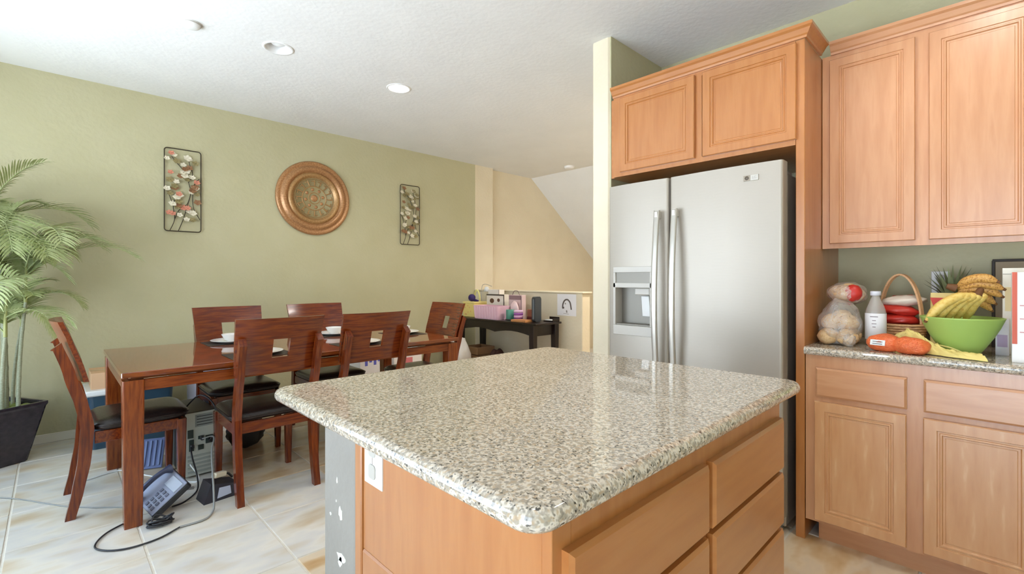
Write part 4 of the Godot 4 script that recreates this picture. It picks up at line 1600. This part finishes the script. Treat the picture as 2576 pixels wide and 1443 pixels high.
# ---------------------------------------------------------------- desk by the stairs
func build_desk() -> void:
	var t := thing("writing_desk", "dark espresso desk against the half wall cluttered with gifts", "desk", P(3.82, 0, 4.05))
	var st := mb()
	bx(st, Vector3(0, 0.739, 0), Vector3(0.42, 0.022, 1.36), 0.004)
	part(st, "desktop", M.espresso, t)
	st = mb()
	var ap := PackedVector2Array([Vector2(-0.60, 0.728), Vector2(0.60, 0.728), Vector2(0.60, 0.60)])
	for i in 13:
		var f := i / 12.0
		ap.append(Vector2(lerpf(0.55, -0.55, f), 0.615 + 0.03 * absf(sin(f * PI * 2))))
	ap.append(Vector2(-0.60, 0.60))
	for x in [-0.17, 0.155]:
		prism(st, ap, 0.018, Transform3D(Basis(Vector3.UP, PI / 2), Vector3(x, 0, 0)))
	for z in [-0.60, 0.60]:
		bx(st, Vector3(0, 0.668, z), Vector3(0.31, 0.12, 0.018), 0.002)
	part(st, "apron", M.espresso, t)
	for sx in [-1, 1]:
		for sz in [-1, 1]:
			st = mb()
			var loops := []
			for k in [[0.0, 0.032, 0.006], [0.04, 0.025, 0.004], [0.35, 0.029, 0.0], [0.60, 0.032, 0.0], [0.728, 0.032, 0.0]]:
				var l := PackedVector3Array()
				for p in rounded(k[1] * 2, k[1] * 2, 0.004, 2):
					l.append(Vector3(sx * (0.175 + k[2]) + p.x, k[0], sz * (0.61 + k[2]) + p.y))
				loops.append(l)
			loft(st, loops, true, false)
			part(st, "leg", M.espresso, t)
	var Y := 0.75
	var H := -PI / 2
	# yellow gift box with purple ball
	t = thing("gift_box", "pale yellow gift box at desk end by the green wall", "box", P(3.82, Y, 4.60))
	st = mb()
	bx(st, Vector3(0, 0.085, 0), Vector3(0.22, 0.17, 0.22), 0.004)
	part(st, "box_body", mat(C(230, 204, 120), 0.6), t)
	st = mb()
	bx(st, Vector3(0, 0.178, 0), Vector3(0.23, 0.018, 0.23), 0.004)
	part(st, "lid", mat(C(236, 216, 140), 0.6), t)
	st = mb()
	rng.seed = 12
	for k in 9:
		blob(st, Vector3(-0.111, rng.randf_range(0.03, 0.15), rng.randf_range(-0.09, 0.09)), Vector3(0.003, 0.010, 0.010), 0.0, 0.1, 1, 8, 6)
	part(st, "printed_dots", mat(C(226, 170, 110), 0.6), t)
	t = thing("yarn_ball", "dark purple ball on the yellow gift box", "ball", P(3.80, Y + 0.187, 4.645))
	st = mb()
	blob(st, Vector3(0, 0.046, 0), Vector3(0.046, 0.046, 0.046), 0.04, 0.1, 3, 24, 16)
	part(st, "ball", mat(C(46, 26, 92), 0.6), t)
	st = mb()
	tube(st, [Vector3(0, 0.012, 0.04), Vector3(0, 0.014, 0.08), Vector3(0, 0.010, 0.125)], [0.014, 0.016, 0.008], 8)
	part(st, "tail", mat(C(46, 26, 92), 0.6), t)
	t = thing("basket_handle", "pale yellow looped toy ring behind the purple ball", "ring", P(3.875, Y + 0.187, 4.635))
	st = mb()
	var rg := []
	for i in 25:
		var a := PI * i / 24
		rg.append(Vector3(0, 0.0 + sin(a) * 0.14, cos(a) * 0.055))
	tube(st, rg, 0.010, 8)
	part(st, "loop", mat(C(232, 222, 140), 0.5), t)
	# pink basket
	t = thing("storage_basket", "pink pleated storage basket on the front of the desk", "basket", P(3.74, Y, 4.21))
	st = mb()
	var lp := []
	for k in [[0.0, 0.0], [0.15, 0.012], [0.155, 0.012], [0.155, -0.004], [0.02, -0.012]]:
		var l := PackedVector3Array()
		for p in rounded(0.19 + k[1] * 2, 0.42 + k[1] * 2, 0.03, 4):
			l.append(Vector3(p.x, k[0], p.y))
		lp.append(l)
	loft(st, lp, true, false)
	part(st, "shell", mat(C(226, 182, 196), 0.55), t)
	st = mb()
	for k in 9:
		bx(st, Vector3(-0.102, 0.075, -0.18 + 0.045 * k), Vector3(0.006, 0.14, 0.016), 0.002, Basis(Vector3(0, 0, 1), 0.08))
	part(st, "pleat", mat(C(232, 194, 206), 0.55), t)
	# cartons and pictures at the back
	var cream := mat(C(232, 222, 206), 0.5)
	t = thing("photo_box", "white and brown patterned box standing behind the pink basket", "box", P(3.95, Y, 4.33))
	st = mb()
	bx(st, Vector3(0, 0.14, 0), Vector3(0.08, 0.28, 0.32), 0.003)
	part(st, "box_body", cream, t)
	st = mb()
	bx(st, Vector3(-0.041, 0.272, 0), Vector3(0.002, 0.016, 0.32))
	bx(st, Vector3(-0.041, 0.14, 0.155), Vector3(0.002, 0.27, 0.014))
	part(st, "dark_edge", mat(C(78, 66, 56), 0.5), t)
	st = mb()
	blob(st, Vector3(-0.040, 0.20, -0.06), Vector3(0.003, 0.03, 0.04), 0.0, 0.1, 1, 12, 8)
	blob(st, Vector3(-0.040, 0.21, 0.06), Vector3(0.003, 0.022, 0.025), 0.0, 0.1, 1, 12, 8)
	part(st, "print", mat(C(96, 66, 48), 0.5), t)
	t = thing("paper_carton", "flat pale carton balanced on the patterned box", "box", P(3.965, Y + 0.281, 4.37))
	st = mb()
	bx(st, Vector3(0, 0.028, 0), Vector3(0.09, 0.056, 0.20), 0.002)
	part(st, "carton", mat(C(228, 220, 208), 0.5), t)
	st = mb()
	bx(st, Vector3(-0.046, 0.028, 0.098), Vector3(0.002, 0.056, 0.006))
	part(st, "edge_tape", mat(C(150, 116, 104), 0.5), t)
	t = thing("wire_lamp", "thin grey wire stand with white shade by the stair wall", "lamp", P(3.97, Y, 4.655))
	st = mb()
	lathe(st, [[0.001, 0.0], [0.04, 0.0], [0.04, 0.008], [0.001, 0.012]], 20)
	part(st, "base", M.grey_plastic, t)
	st = mb()
	tube(st, curve([Vector3(0, 0.01, 0), Vector3(0, 0.34, 0.0), Vector3(0, 0.40, 0.06), Vector3(0, 0.375, 0.20)], 6), 0.004, 6)
	part(st, "wire", M.grey_plastic, t)
	st = mb()
	lathe(st, [[0.02, 0.0], [0.045, -0.06], [0.043, -0.06], [0.018, -0.001]], 20, Vector3(0, 0.37, 0.10))
	part(st, "shade", M.white_plastic, t)
	t = thing("gift_bag", "pink and grey printed gift bag standing beside the patterned box", "bag", P(3.94, Y, 3.975))
	st = mb()
	bx(st, Vector3(0, 0.14, 0), Vector3(0.07, 0.28, 0.22), 0.003)
	part(st, "bag_body", mat(C(214, 186, 184), 0.5), t)
	st = mb()
	bx(st, Vector3(-0.036, 0.25, 0), Vector3(0.002, 0.05, 0.20))
	bx(st, Vector3(-0.036, 0.15, 0.10), Vector3(0.002, 0.22, 0.012))
	part(st, "grey_print", mat(C(146, 116, 118), 0.5), t)
	st = mb()
	tube(st, curve([Vector3(-0.02, 0.28, -0.06), Vector3(-0.02, 0.325, -0.03), Vector3(-0.02, 0.325, 0.03), Vector3(-0.02, 0.28, 0.06)], 5), 0.004, 6)
	part(st, "handle", mat(C(120, 96, 92), 0.5), t)
	t = thing("tissue_pack", "pale pink puffed tissue pack behind the teal tin", "tissue", P(3.88, Y, 4.02))
	t.position = P(3.87, Y, 3.95)
	st = mb()
	blob(st, Vector3(0, 0.105, 0), Vector3(0.03, 0.105, 0.065), 0.2, 0.15, 8, 24, 16)
	part(st, "paper", mat(C(236, 206, 204), 0.7), t)
	# teal tin
	t = thing("tin_mug", "small teal tin with black rims near the pink basket", "tin", P(3.76, Y, 3.905))
	st = mb()
	lathe(st, [[0.001, 0.012], [0.048, 0.012], [0.050, 0.016], [0.050, 0.115], [0.047, 0.12], [0.001, 0.118]], 28)
	part(st, "tin", mat(C(88, 148, 128), 0.4), t)
	st = mb()
	lathe(st, [[0.001, 0.0], [0.058, 0.0], [0.060, 0.006], [0.052, 0.014], [0.001, 0.014]], 28)
	part(st, "saucer", mat(C(60, 62, 60), 0.4), t)
	t = thing("craft_spool", "striped purple and lilac spool next to the teal tin", "spool", P(3.76, Y, 3.775))
	st = mb()
	lathe(st, [[0.001, 0.0], [0.05, 0.0], [0.05, 0.035]], 24)
	part(st, "base_band", mat(C(118, 52, 136), 0.5), t)
	for k in 3:
		st = mb()
		lathe(st, [[0.05, 0.036 + 0.028 * k], [0.054, 0.042 + 0.028 * k], [0.054, 0.056 + 0.028 * k], [0.05, 0.062 + 0.028 * k], [0.001, 0.063 + 0.028 * k]], 24)
		part(st, "thread_band", [mat(C(206, 160, 198), 0.6), mat(C(150, 84, 160), 0.6), mat(C(222, 186, 212), 0.6)][k], t)
	t = thing("picture_book", "orange and brown book lying at the desk front", "book", P(3.70, Y, 3.665), 0.12)
	st = mb()
	bx(st, Vector3(0, 0.012, 0), Vector3(0.13, 0.024, 0.20), 0.002)
	part(st, "cover", mat(C(206, 142, 86), 0.5), t)
	t = thing("wooden_trinket_box", "small dark red-brown box beside the striped spool", "box", P(3.80, Y, 3.665))
	st = mb()
	bx(st, Vector3(0, 0.065, 0), Vector3(0.06, 0.13, 0.075), 0.003)
	part(st, "box_body", mat(C(138, 82, 58), 0.5), t)
	st = mb()
	bx(st, Vector3(0, 0.03, 0), Vector3(0.064, 0.04, 0.079), 0.002)
	part(st, "base_band", mat(C(92, 30, 26), 0.5), t)
	t.position = P(3.85, Y, 3.66)
	t = thing("game_console", "slim black upright console standing near the desk corner", "console", P(3.80, Y, 3.535))
	st = mb()
	var cp := rounded(0.10, 0.275, 0.03, 4)
	prism(st, cp, 0.05, Transform3D(Basis(), Vector3(0, 0.1385, -0.025)))
	part(st, "shell", mat(C(58, 62, 66), 0.3), t)
	st = mb()
	bx(st, Vector3(-0.051, 0.14, 0.0), Vector3(0.003, 0.22, 0.02), 0.001)
	part(st, "front_strip", mat(C(120, 128, 134), 0.3), t)
	t = thing("letter_tray", "dark curved letter tray at the free desk corner", "tray", P(3.955, Y, 3.455))
	st = mb()
	bx(st, Vector3(0, 0.006, 0), Vector3(0.11, 0.012, 0.14), 0.002)
	bx(st, Vector3(0.05, 0.028, 0), Vector3(0.012, 0.045, 0.14), 0.003)
	bx(st, Vector3(0, 0.022, 0.066), Vector3(0.11, 0.034, 0.010), 0.003)
	part(st, "tray", M.espresso, t)
	t = thing("paper_stack", "loose white papers lying in the letter tray", "paper", P(3.945, Y + 0.0125, 3.46))
	st = mb()
	bx(st, Vector3(0, 0.006, 0), Vector3(0.08, 0.010, 0.10), 0.001)
	part(st, "sheets", M.white_plastic, t)
	# drawing taped to the half wall
	t = thing("taped_drawing", "white paper with dark ink sketch taped on the half wall", "paper", P(4.108, 0.93, 3.365), H)
	st = mb()
	bx(st, Vector3(0, 0, 0), Vector3(0.27, 0.24, 0.0015))
	part(st, "sheet", mat(C(236, 231, 230), 0.7), t)
	var ink := mat(C(92, 80, 74), 0.8)
	st = mb()
	var arch := []
	for k in [[-0.055, -0.035], [-0.05, 0.01], [-0.025, 0.05], [0.015, 0.06], [0.05, 0.03], [0.062, -0.015], [0.068, -0.05]]:
		arch.append(Vector3(k[0], k[1], 0.001))
	tube(st, curve(arch, 4), 0.0085, 6)
	tube(st, [Vector3(-0.055, -0.035, 0.001), Vector3(-0.035, -0.03, 0.001)], 0.011, 6)
	part(st, "ink_stroke", ink, t)
	st = mb()
	tube(st, [Vector3(-0.02, 0.02, 0.001), Vector3(-0.012, 0.008, 0.001)], 0.006, 6)
	tube(st, [Vector3(0.0, -0.06, 0.001), Vector3(0.006, -0.085, 0.001)], 0.008, 6)
	tube(st, [Vector3(-0.045, -0.095, 0.0005), Vector3(0.03, -0.10, 0.0005)], 0.002, 5)
	part(st, "ink_stroke", mat(C(140, 130, 122), 0.8), t)
	# things under the desk
	t = thing("cloth_bundle", "dusty pink cloth bag lying under the desk", "bag", P(3.80, 0, 3.92))
	st = mb()
	blob(st, Vector3(0, 0.16, 0), Vector3(0.14, 0.17, 0.16), 0.3, 0.12, 61, 36, 22, Basis(), -0.158)
	part(st, "cloth", mat(C(206, 140, 130), 0.8), t)
	t = thing("dark_bag", "dark brown bag slumped over the pink cloth bag", "bag", P(3.84, 0, 4.215))
	st = mb()
	blob(st, Vector3(0, 0.18, 0), Vector3(0.11, 0.20, 0.075), 0.3, 0.12, 62, 32, 22, Basis(), -0.178)
	part(st, "cloth", mat(C(64, 34, 24), 0.7), t)
	t = thing("wooden_crate", "small brown wooden crate under the desk by the green wall", "crate", P(3.80, 0, 4.50), 0.0)
	for k in [[-0.13, 0.0, 0.02, 0.26], [0.13, 0.0, 0.02, 0.26], [0.0, -0.12, 0.26, 0.02], [0.0, 0.12, 0.26, 0.02]]:
		for r in 4:
			st = mb()
			bx(st, Vector3(k[0], 0.05 + 0.10 * r, k[1]), Vector3(k[2], 0.085, k[3]), 0.003)
			part(st, "plank", mat(C(146, 112, 80), 0.6), t)
	t = thing("white_sack", "tall white sack standing between table end and desk", "sack", P(3.42, 0, 4.42))
	st = mb()
	blob(st, Vector3(0, 0.27, 0), Vector3(0.14, 0.30, 0.15), 0.18, 0.12, 63, 32, 24, Basis(), -0.268)
	part(st, "sack_cloth", mat(C(226, 220, 212), 0.75), t)
	t = thing("desk_cable", "thin dark cable hanging below the desk", "cable", P(3.95, 0, 3.60))
	st = mb()
	tube(st, curve([Vector3(0, 0.70, 0), Vector3(-0.03, 0.55, -0.12), Vector3(0, 0.40, -0.14), Vector3(0.03, 0.26, -0.02), Vector3(0.05, 0.005, 0.02)], 6), 0.005, 6)
	part(st, "wire", M.dark_plastic, t)

# ---------------------------------------------------------------- things under the dining table
func build_floor_items() -> void:
	var st := mb()
	# computer tower, its ports facing the kitchen
	var t := thing("computer_tower", "beige computer tower with ports and cables under the table", "computer", P(0.655, 0, 3.66), 0.04)
	bx(st, Vector3(0, 0.205, 0), Vector3(0.17, 0.39, 0.40), 0.004)
	part(st, "case", mat(C(74, 72, 66), 0.5), t)
	st = mb()
	bx(st, Vector3(0, 0.205, 0.202), Vector3(0.165, 0.385, 0.006), 0.001)
	var bp := part(st, "rear_panel", mat(C(196, 200, 190), 0.45, 0.2), t)
	st = mb()
	bx(st, Vector3(0.02, 0.345, 0.207), Vector3(0.10, 0.075, 0.004), 0.001)
	part(st, "fan_grille", mat(C(150, 156, 152), 0.5), bp)
	for k in 4:
		st = mb()
		bx(st, Vector3(0.02, 0.32 + 0.017 * k, 0.2095), Vector3(0.085, 0.004, 0.002))
		part(st, "slot", M.dark_plastic, bp)
	for k in 5:
		st = mb()
		bx(st, Vector3(0.0, 0.035 + 0.024 * k, 0.207), Vector3(0.14, 0.012, 0.004), 0.001)
		part(st, "card_slot", mat(C(172, 178, 172), 0.4, 0.4), bp)
	for k in [[-0.055, 0.27, 0.03, 0.05], [-0.05, 0.20, 0.025, 0.07], [0.0, 0.24, 0.03, 0.02], [0.045, 0.22, 0.04, 0.05], [0.0, 0.18, 0.03, 0.03]]:
		st = mb()
		bx(st, Vector3(k[0], k[1], 0.208), Vector3(k[2], k[3], 0.006), 0.001)
		part(st, "port", mat(C(54, 66, 60), 0.5), bp)
	for k in [[-0.05, 0.20], [0.045, 0.22], [0.0, 0.24]]:
		st = mb()
		bx(st, Vector3(k[0], k[1], 0.228), Vector3(0.016, 0.022, 0.034), 0.003)
		part(st, "plug", M.dark_plastic, bp)
	var cab: Material = M.dark_plastic
	var grey := mat(C(150, 150, 146), 0.5)
	var cables := [
		["monitor_cable", "black cable looping from tower ports to the floor", cab, 0.0045, [P(0.605, 0.20, 3.415), P(0.60, 0.16, 3.36), P(0.62, 0.05, 3.33), P(0.60, 0.006, 3.22), P(0.52, 0.006, 3.10), P(0.46, 0.006, 3.08)]],
		["power_cable", "black cable rising from the tower over its top", cab, 0.0045, [P(0.70, 0.22, 3.415), P(0.73, 0.30, 3.37), P(0.72, 0.44, 3.39), P(0.66, 0.50, 3.46), P(0.60, 0.415, 3.55)]],
		["network_cable", "grey cable running down in front of the tower", grey, 0.005, [P(0.665, 0.24, 3.415), P(0.70, 0.27, 3.30), P(0.66, 0.22, 3.16), P(0.62, 0.05, 2.92), P(0.60, 0.006, 2.86), P(0.55, 0.006, 2.80), P(0.45, 0.006, 2.80)]],
		["telephone_cord", "dark cord in a wide loop on tiles before table leg", cab, 0.004, [P(0.45, 0.006, 2.80), P(0.36, 0.006, 2.745), P(0.25, 0.006, 2.74), P(0.17, 0.006, 2.79), P(0.14, 0.006, 2.87), P(0.19, 0.006, 2.98), P(0.30, 0.006, 3.06)]],
		["floor_wire", "thin grey wire crossing the tiles from the planter", grey, 0.003, [P(-0.5, 0.004, 4.05), P(-0.207, 0.004, 3.876), P(0.06, 0.004, 3.476), P(0.26, 0.004, 3.27), P(0.40, 0.004, 3.14)]],
		["white_wire", "white wire lying on tiles beneath the chair by the palm", M.white_plastic, 0.004, [P(0.15, 0.004, 3.85), P(0.30, 0.004, 3.90), P(0.36, 0.004, 3.80), P(0.62, 0.004, 3.36), P(0.60, 0.10, 3.41)]],
	]
	for c in cables:
		var o := thing(c[0], c[1], "cable", Vector3.ZERO, 0.0, "cables under the dining table")
		st = mb()
		tube(st, curve(c[4], 7), c[3], 6)
		part(st, "wire", c[2], o)
	# coiled spare cord
	t = thing("coiled_cord", "tangled coil of black cord beside the phone", "cable", P(0.385, 0, 2.895), 0.0, "cables under the dining table")
	st = mb()
	var coil := []
	rng.seed = 31
	for i in 70:
		var a := i * 0.55
		coil.append(Vector3(cos(a) * (0.045 + 0.012 * sin(i * 0.37)), 0.010 + 0.0006 * i * (0.6 + 0.4 * sin(i * 0.8)), sin(a) * (0.024 + 0.008 * cos(i * 0.5))))
	tube(st, coil, 0.0045, 6)
	part(st, "wire", cab, t)
	# desk phone propped on its edge
	t = thing("desk_phone", "grey-blue desk phone propped on its edge beside the table leg", "phone", P(0.425, 0.094, 3.075), 0.35)
	t.rotation = Vector3(0.35, 0.35, 0.72)
	st = mb()
	bx(st, Vector3(0, 0, 0), Vector3(0.20, 0.045, 0.17), 0.008)
	part(st, "base", mat(C(44, 46, 52), 0.4), t)
	st = mb()
	bx(st, Vector3(0.0, 0.025, 0), Vector3(0.196, 0.008, 0.166), 0.004)
	part(st, "face_plate", mat(C(150, 156, 178), 0.35), t)
	st = mb()
	bx(st, Vector3(0.055, 0.031, 0.03), Vector3(0.055, 0.006, 0.09), 0.002)
	part(st, "screen", mat(C(176, 184, 200), 0.2), t)
	for i in 3:
		for j in 4:
			st = mb()
			bx(st, Vector3(-0.075 + 0.026 * j, 0.031, 0.005 + 0.024 * i), Vector3(0.018, 0.006, 0.015), 0.002)
			part(st, "key", mat(C(96, 102, 124), 0.4), t)
	st = mb()
	var hp := curve([Vector3(-0.095, 0.045, -0.052), Vector3(-0.06, 0.068, -0.052), Vector3(0.0, 0.076, -0.052), Vector3(0.06, 0.068, -0.052), Vector3(0.095, 0.045, -0.052)], 5)
	var hr := []
	for i in hp.size():
		var f := absf(2.0 * i / (hp.size() - 1) - 1.0)
		hr.append(lerpf(0.013, 0.024, smoothstep(0.55, 0.95, f)))
	tube(st, hp, hr, 10)
	part(st, "handset", mat(C(62, 68, 96), 0.35), t)
	st = mb()
	bx(st, Vector3(0.075, -0.05, 0.05), Vector3(0.012, 0.07, 0.012), 0.002, Basis(Vector3(0, 0, 1), 0.6))
	bx(st, Vector3(0.075, -0.05, -0.05), Vector3(0.012, 0.07, 0.012), 0.002, Basis(Vector3(0, 0, 1), 0.6))
	part(st, "foot", mat(C(130, 130, 132), 0.4), t)
	# ribbed blue panel
	t = thing("vent_panel", "blue-grey ribbed plastic panel leaning under the chair by the palm", "panel", P(0.43, 0, 3.80), -0.35)
	st = mb()
	var tb := Basis(Vector3.RIGHT, -0.5)
	bx(st, tb * Vector3(0, 0.10, 0), Vector3(0.17, 0.19, 0.012), 0.003, tb)
	part(st, "plate", mat(C(104, 116, 158), 0.4), t)
	for k in 6:
		st = mb()
		bx(st, tb * Vector3(-0.065 + 0.026 * k, 0.10, 0.009), Vector3(0.012, 0.16, 0.008), 0.002, tb)
		part(st, "rib", mat(C(126, 138, 176), 0.4), t)
	# modem and adapter
	t = thing("modem", "black modem with pale sloping top under the table", "modem", P(0.665, 0, 3.06), 0.12)
	st = mb()
	prism(st, PackedVector2Array([Vector2(-0.085, 0), Vector2(0.085, 0), Vector2(0.085, 0.07), Vector2(-0.05, 0.10)]), 0.12, Transform3D(Basis(), Vector3(0, 0, -0.06)))
	part(st, "case", mat(C(46, 44, 54), 0.4), t)
	st = mb()
	prism(st, PackedVector2Array([Vector2(-0.02, 0.015), Vector2(0.05, 0.022), Vector2(0.045, 0.066), Vector2(-0.01, 0.07)]), 0.003, Transform3D(Basis(), Vector3(0, 0, 0.06)))
	part(st, "label", mat(C(186, 192, 212), 0.4), t)
	t = thing("power_adapter", "white power adapter lying on the black modem", "adapter", P(0.675, 0.106, 3.06), 0.5)
	st = mb()
	bx(st, Vector3(0, 0.016, 0), Vector3(0.075, 0.028, 0.035), 0.005, Basis(Vector3(0, 0, 1), -0.17))
	part(st, "body", mat(C(228, 218, 194), 0.5), t)
	st = mb()
	tube(st, [Vector3(0.036, 0.01, 0), Vector3(0.06, 0.0, 0), Vector3(0.085, -0.03, 0.0)], 0.006, 6)
	part(st, "lead", cab, t)
	# storage bin with a carton on it, by the wall
	t = thing("storage_bin", "dark teal storage bin with white lid by the green wall", "bin", P(0.43, 0, 4.66))
	st = mb()
	var lp := []
	for k in [[0.0, 0.0], [0.385, 0.02]]:
		var l := PackedVector3Array()
		for p in rounded(0.46 + k[1] * 2, 0.32 + k[1] * 2, 0.03, 4):
			l.append(Vector3(p.x, k[0], p.y))
		lp.append(l)
	loft(st, lp, true, false)
	part(st, "tub", mat(C(44, 70, 88), 0.4), t)
	st = mb()
	bx(st, Vector3(0, 0.405, 0), Vector3(0.53, 0.04, 0.39), 0.008)
	part(st, "lid", M.white_plastic, t)
	t = thing("cardboard_box", "tan cardboard box on the teal storage bin", "box", P(0.42, 0.425, 4.68))
	st = mb()
	bx(st, Vector3(0, 0.058, 0), Vector3(0.44, 0.116, 0.30), 0.002)
	part(st, "carton", mat(C(214, 172, 132), 0.7), t)
	st = mb()
	bx(st, Vector3(0, 0.117, 0), Vector3(0.44, 0.001, 0.05))
	part(st, "tape", mat(C(196, 158, 112), 0.3), t)
	t = thing("white_bin_bag", "white plastic bag standing by the wall behind the table", "bag", P(0.98, 0, 4.70))
	st = mb()
	blob(st, Vector3(0, 0.26, 0), Vector3(0.17, 0.34, 0.15), 0.15, 0.1, 71, 36, 26, Basis(), -0.258)
	part(st, "bag_film", mat(C(222, 222, 236), 0.4), t)
	t = thing("printed_carton", "white carton with blue print behind the table", "box", P(2.32, 0, 4.55), 0.1)
	st = mb()
	bx(st, Vector3(0, 0.26, 0), Vector3(0.30, 0.52, 0.26), 0.003)
	part(st, "carton", mat(C(230, 226, 224), 0.5), t)
	st = mb()
	for k in 4:
		bx(st, Vector3(-0.08 + 0.05 * k, 0.38 + 0.03 * (k % 2), 0.131), Vector3(0.03, 0.06, 0.002))
	part(st, "blue_print", mat(C(96, 98, 190), 0.5), t)
	t = thing("toy_carton", "white carton with red print behind the end chair", "box", P(2.72, 0, 4.50), -0.1)
	st = mb()
	bx(st, Vector3(0, 0.24, 0), Vector3(0.32, 0.48, 0.26), 0.003)
	part(st, "carton", mat(C(236, 228, 222), 0.5), t)
	st = mb()
	bx(st, Vector3(-0.03, 0.34, 0.131), Vector3(0.16, 0.10, 0.002))
	part(st, "red_print", mat(C(214, 120, 124), 0.5), t)
	# paper tags of the bag pile: dark shoulder bag under the table
	t = thing("shoulder_bag", "dark slumped bag on the floor under the far chairs", "bag", P(1.02, 0, 3.86), 0.3)
	st = mb()
	blob(st, Vector3(0, 0.10, 0), Vector3(0.13, 0.11, 0.09), 0.3, 0.12, 72, 28, 18, Basis(), -0.098)
	part(st, "bag_body", mat(C(48, 44, 42), 0.6), t)
	st = mb()
	tube(st, curve([Vector3(-0.09, 0.15, 0), Vector3(-0.04, 0.26, 0.02), Vector3(0.04, 0.26, 0.02), Vector3(0.09, 0.15, 0)], 5), 0.008, 6)
	part(st, "strap", mat(C(60, 54, 50), 0.6), t)

# ----------------------------------------------------------------
func _ready() -> void:
	# camera: eye height 1.22 m, level, lens shifted slightly down
	var cam := Camera3D.new()
	cam.name = "camera"
	add_child(cam)
	cam.position = Vector3(0, 1.22, 0)
	cam.rotation = Vector3(0, deg_to_rad(45.887 - 90.0), 0)
	var near := 0.05
	cam.set_frustum(2.0 * near * 721.5 / 1194.0, Vector2(0, -20.5 / 1194.0 * near), near, 100.0)
	cam.current = true
	# overcast daylight
	var env := Environment.new()
	var sky := Sky.new()
	var sm := ProceduralSkyMaterial.new()
	sm.sky_top_color = Color(0.78, 0.89, 1.0)
	sm.sky_horizon_color = Color(0.86, 0.935, 1.0)
	sm.ground_horizon_color = Color(0.89, 0.945, 1.0)
	sm.ground_bottom_color = Color(0.89, 0.945, 1.0)
	sm.sky_energy_multiplier = 1.0
	sm.ground_energy_multiplier = 1.45
	sky.sky_material = sm
	env.background_mode = Environment.BG_SKY
	env.sky = sky
	env.background_energy_multiplier = 3.65
	env.tonemap_mode = Environment.TONE_MAPPER_LINEAR
	env.tonemap_exposure = 1.88
	env.sdfgi_enabled = true
	env.ssao_enabled = true
	env.ssil_enabled = true
	var we := WorldEnvironment.new()
	we.name = "world_environment"
	we.environment = env
	add_child(we)
	make_materials()
	build_room()
	build_kitchen()
	build_table()
	make_chair()
	chair(0.31, 3.49, PI / 2, "dining chair at the table end beside the potted palm")
	chair(0.98, 3.90, 0.0, "dining chair on the wall side of the table nearer the palm")
	chair(1.65, 3.90, 0.0, "dining chair on the wall side of the table nearer the desk")
	chair(0.928, 3.085, PI, "dining chair with its back to the island, nearer the palm")
	chair(1.516, 3.085, PI, "dining chair with its back to the island, nearer the desk")
	chair(2.30, 3.49, -PI / 2, "dining chair at the table end beside the cluttered desk")
	build_dishes()
	build_palm()
	build_art()
	build_fixtures()
	build_desk()
	build_groceries()
	build_floor_items()
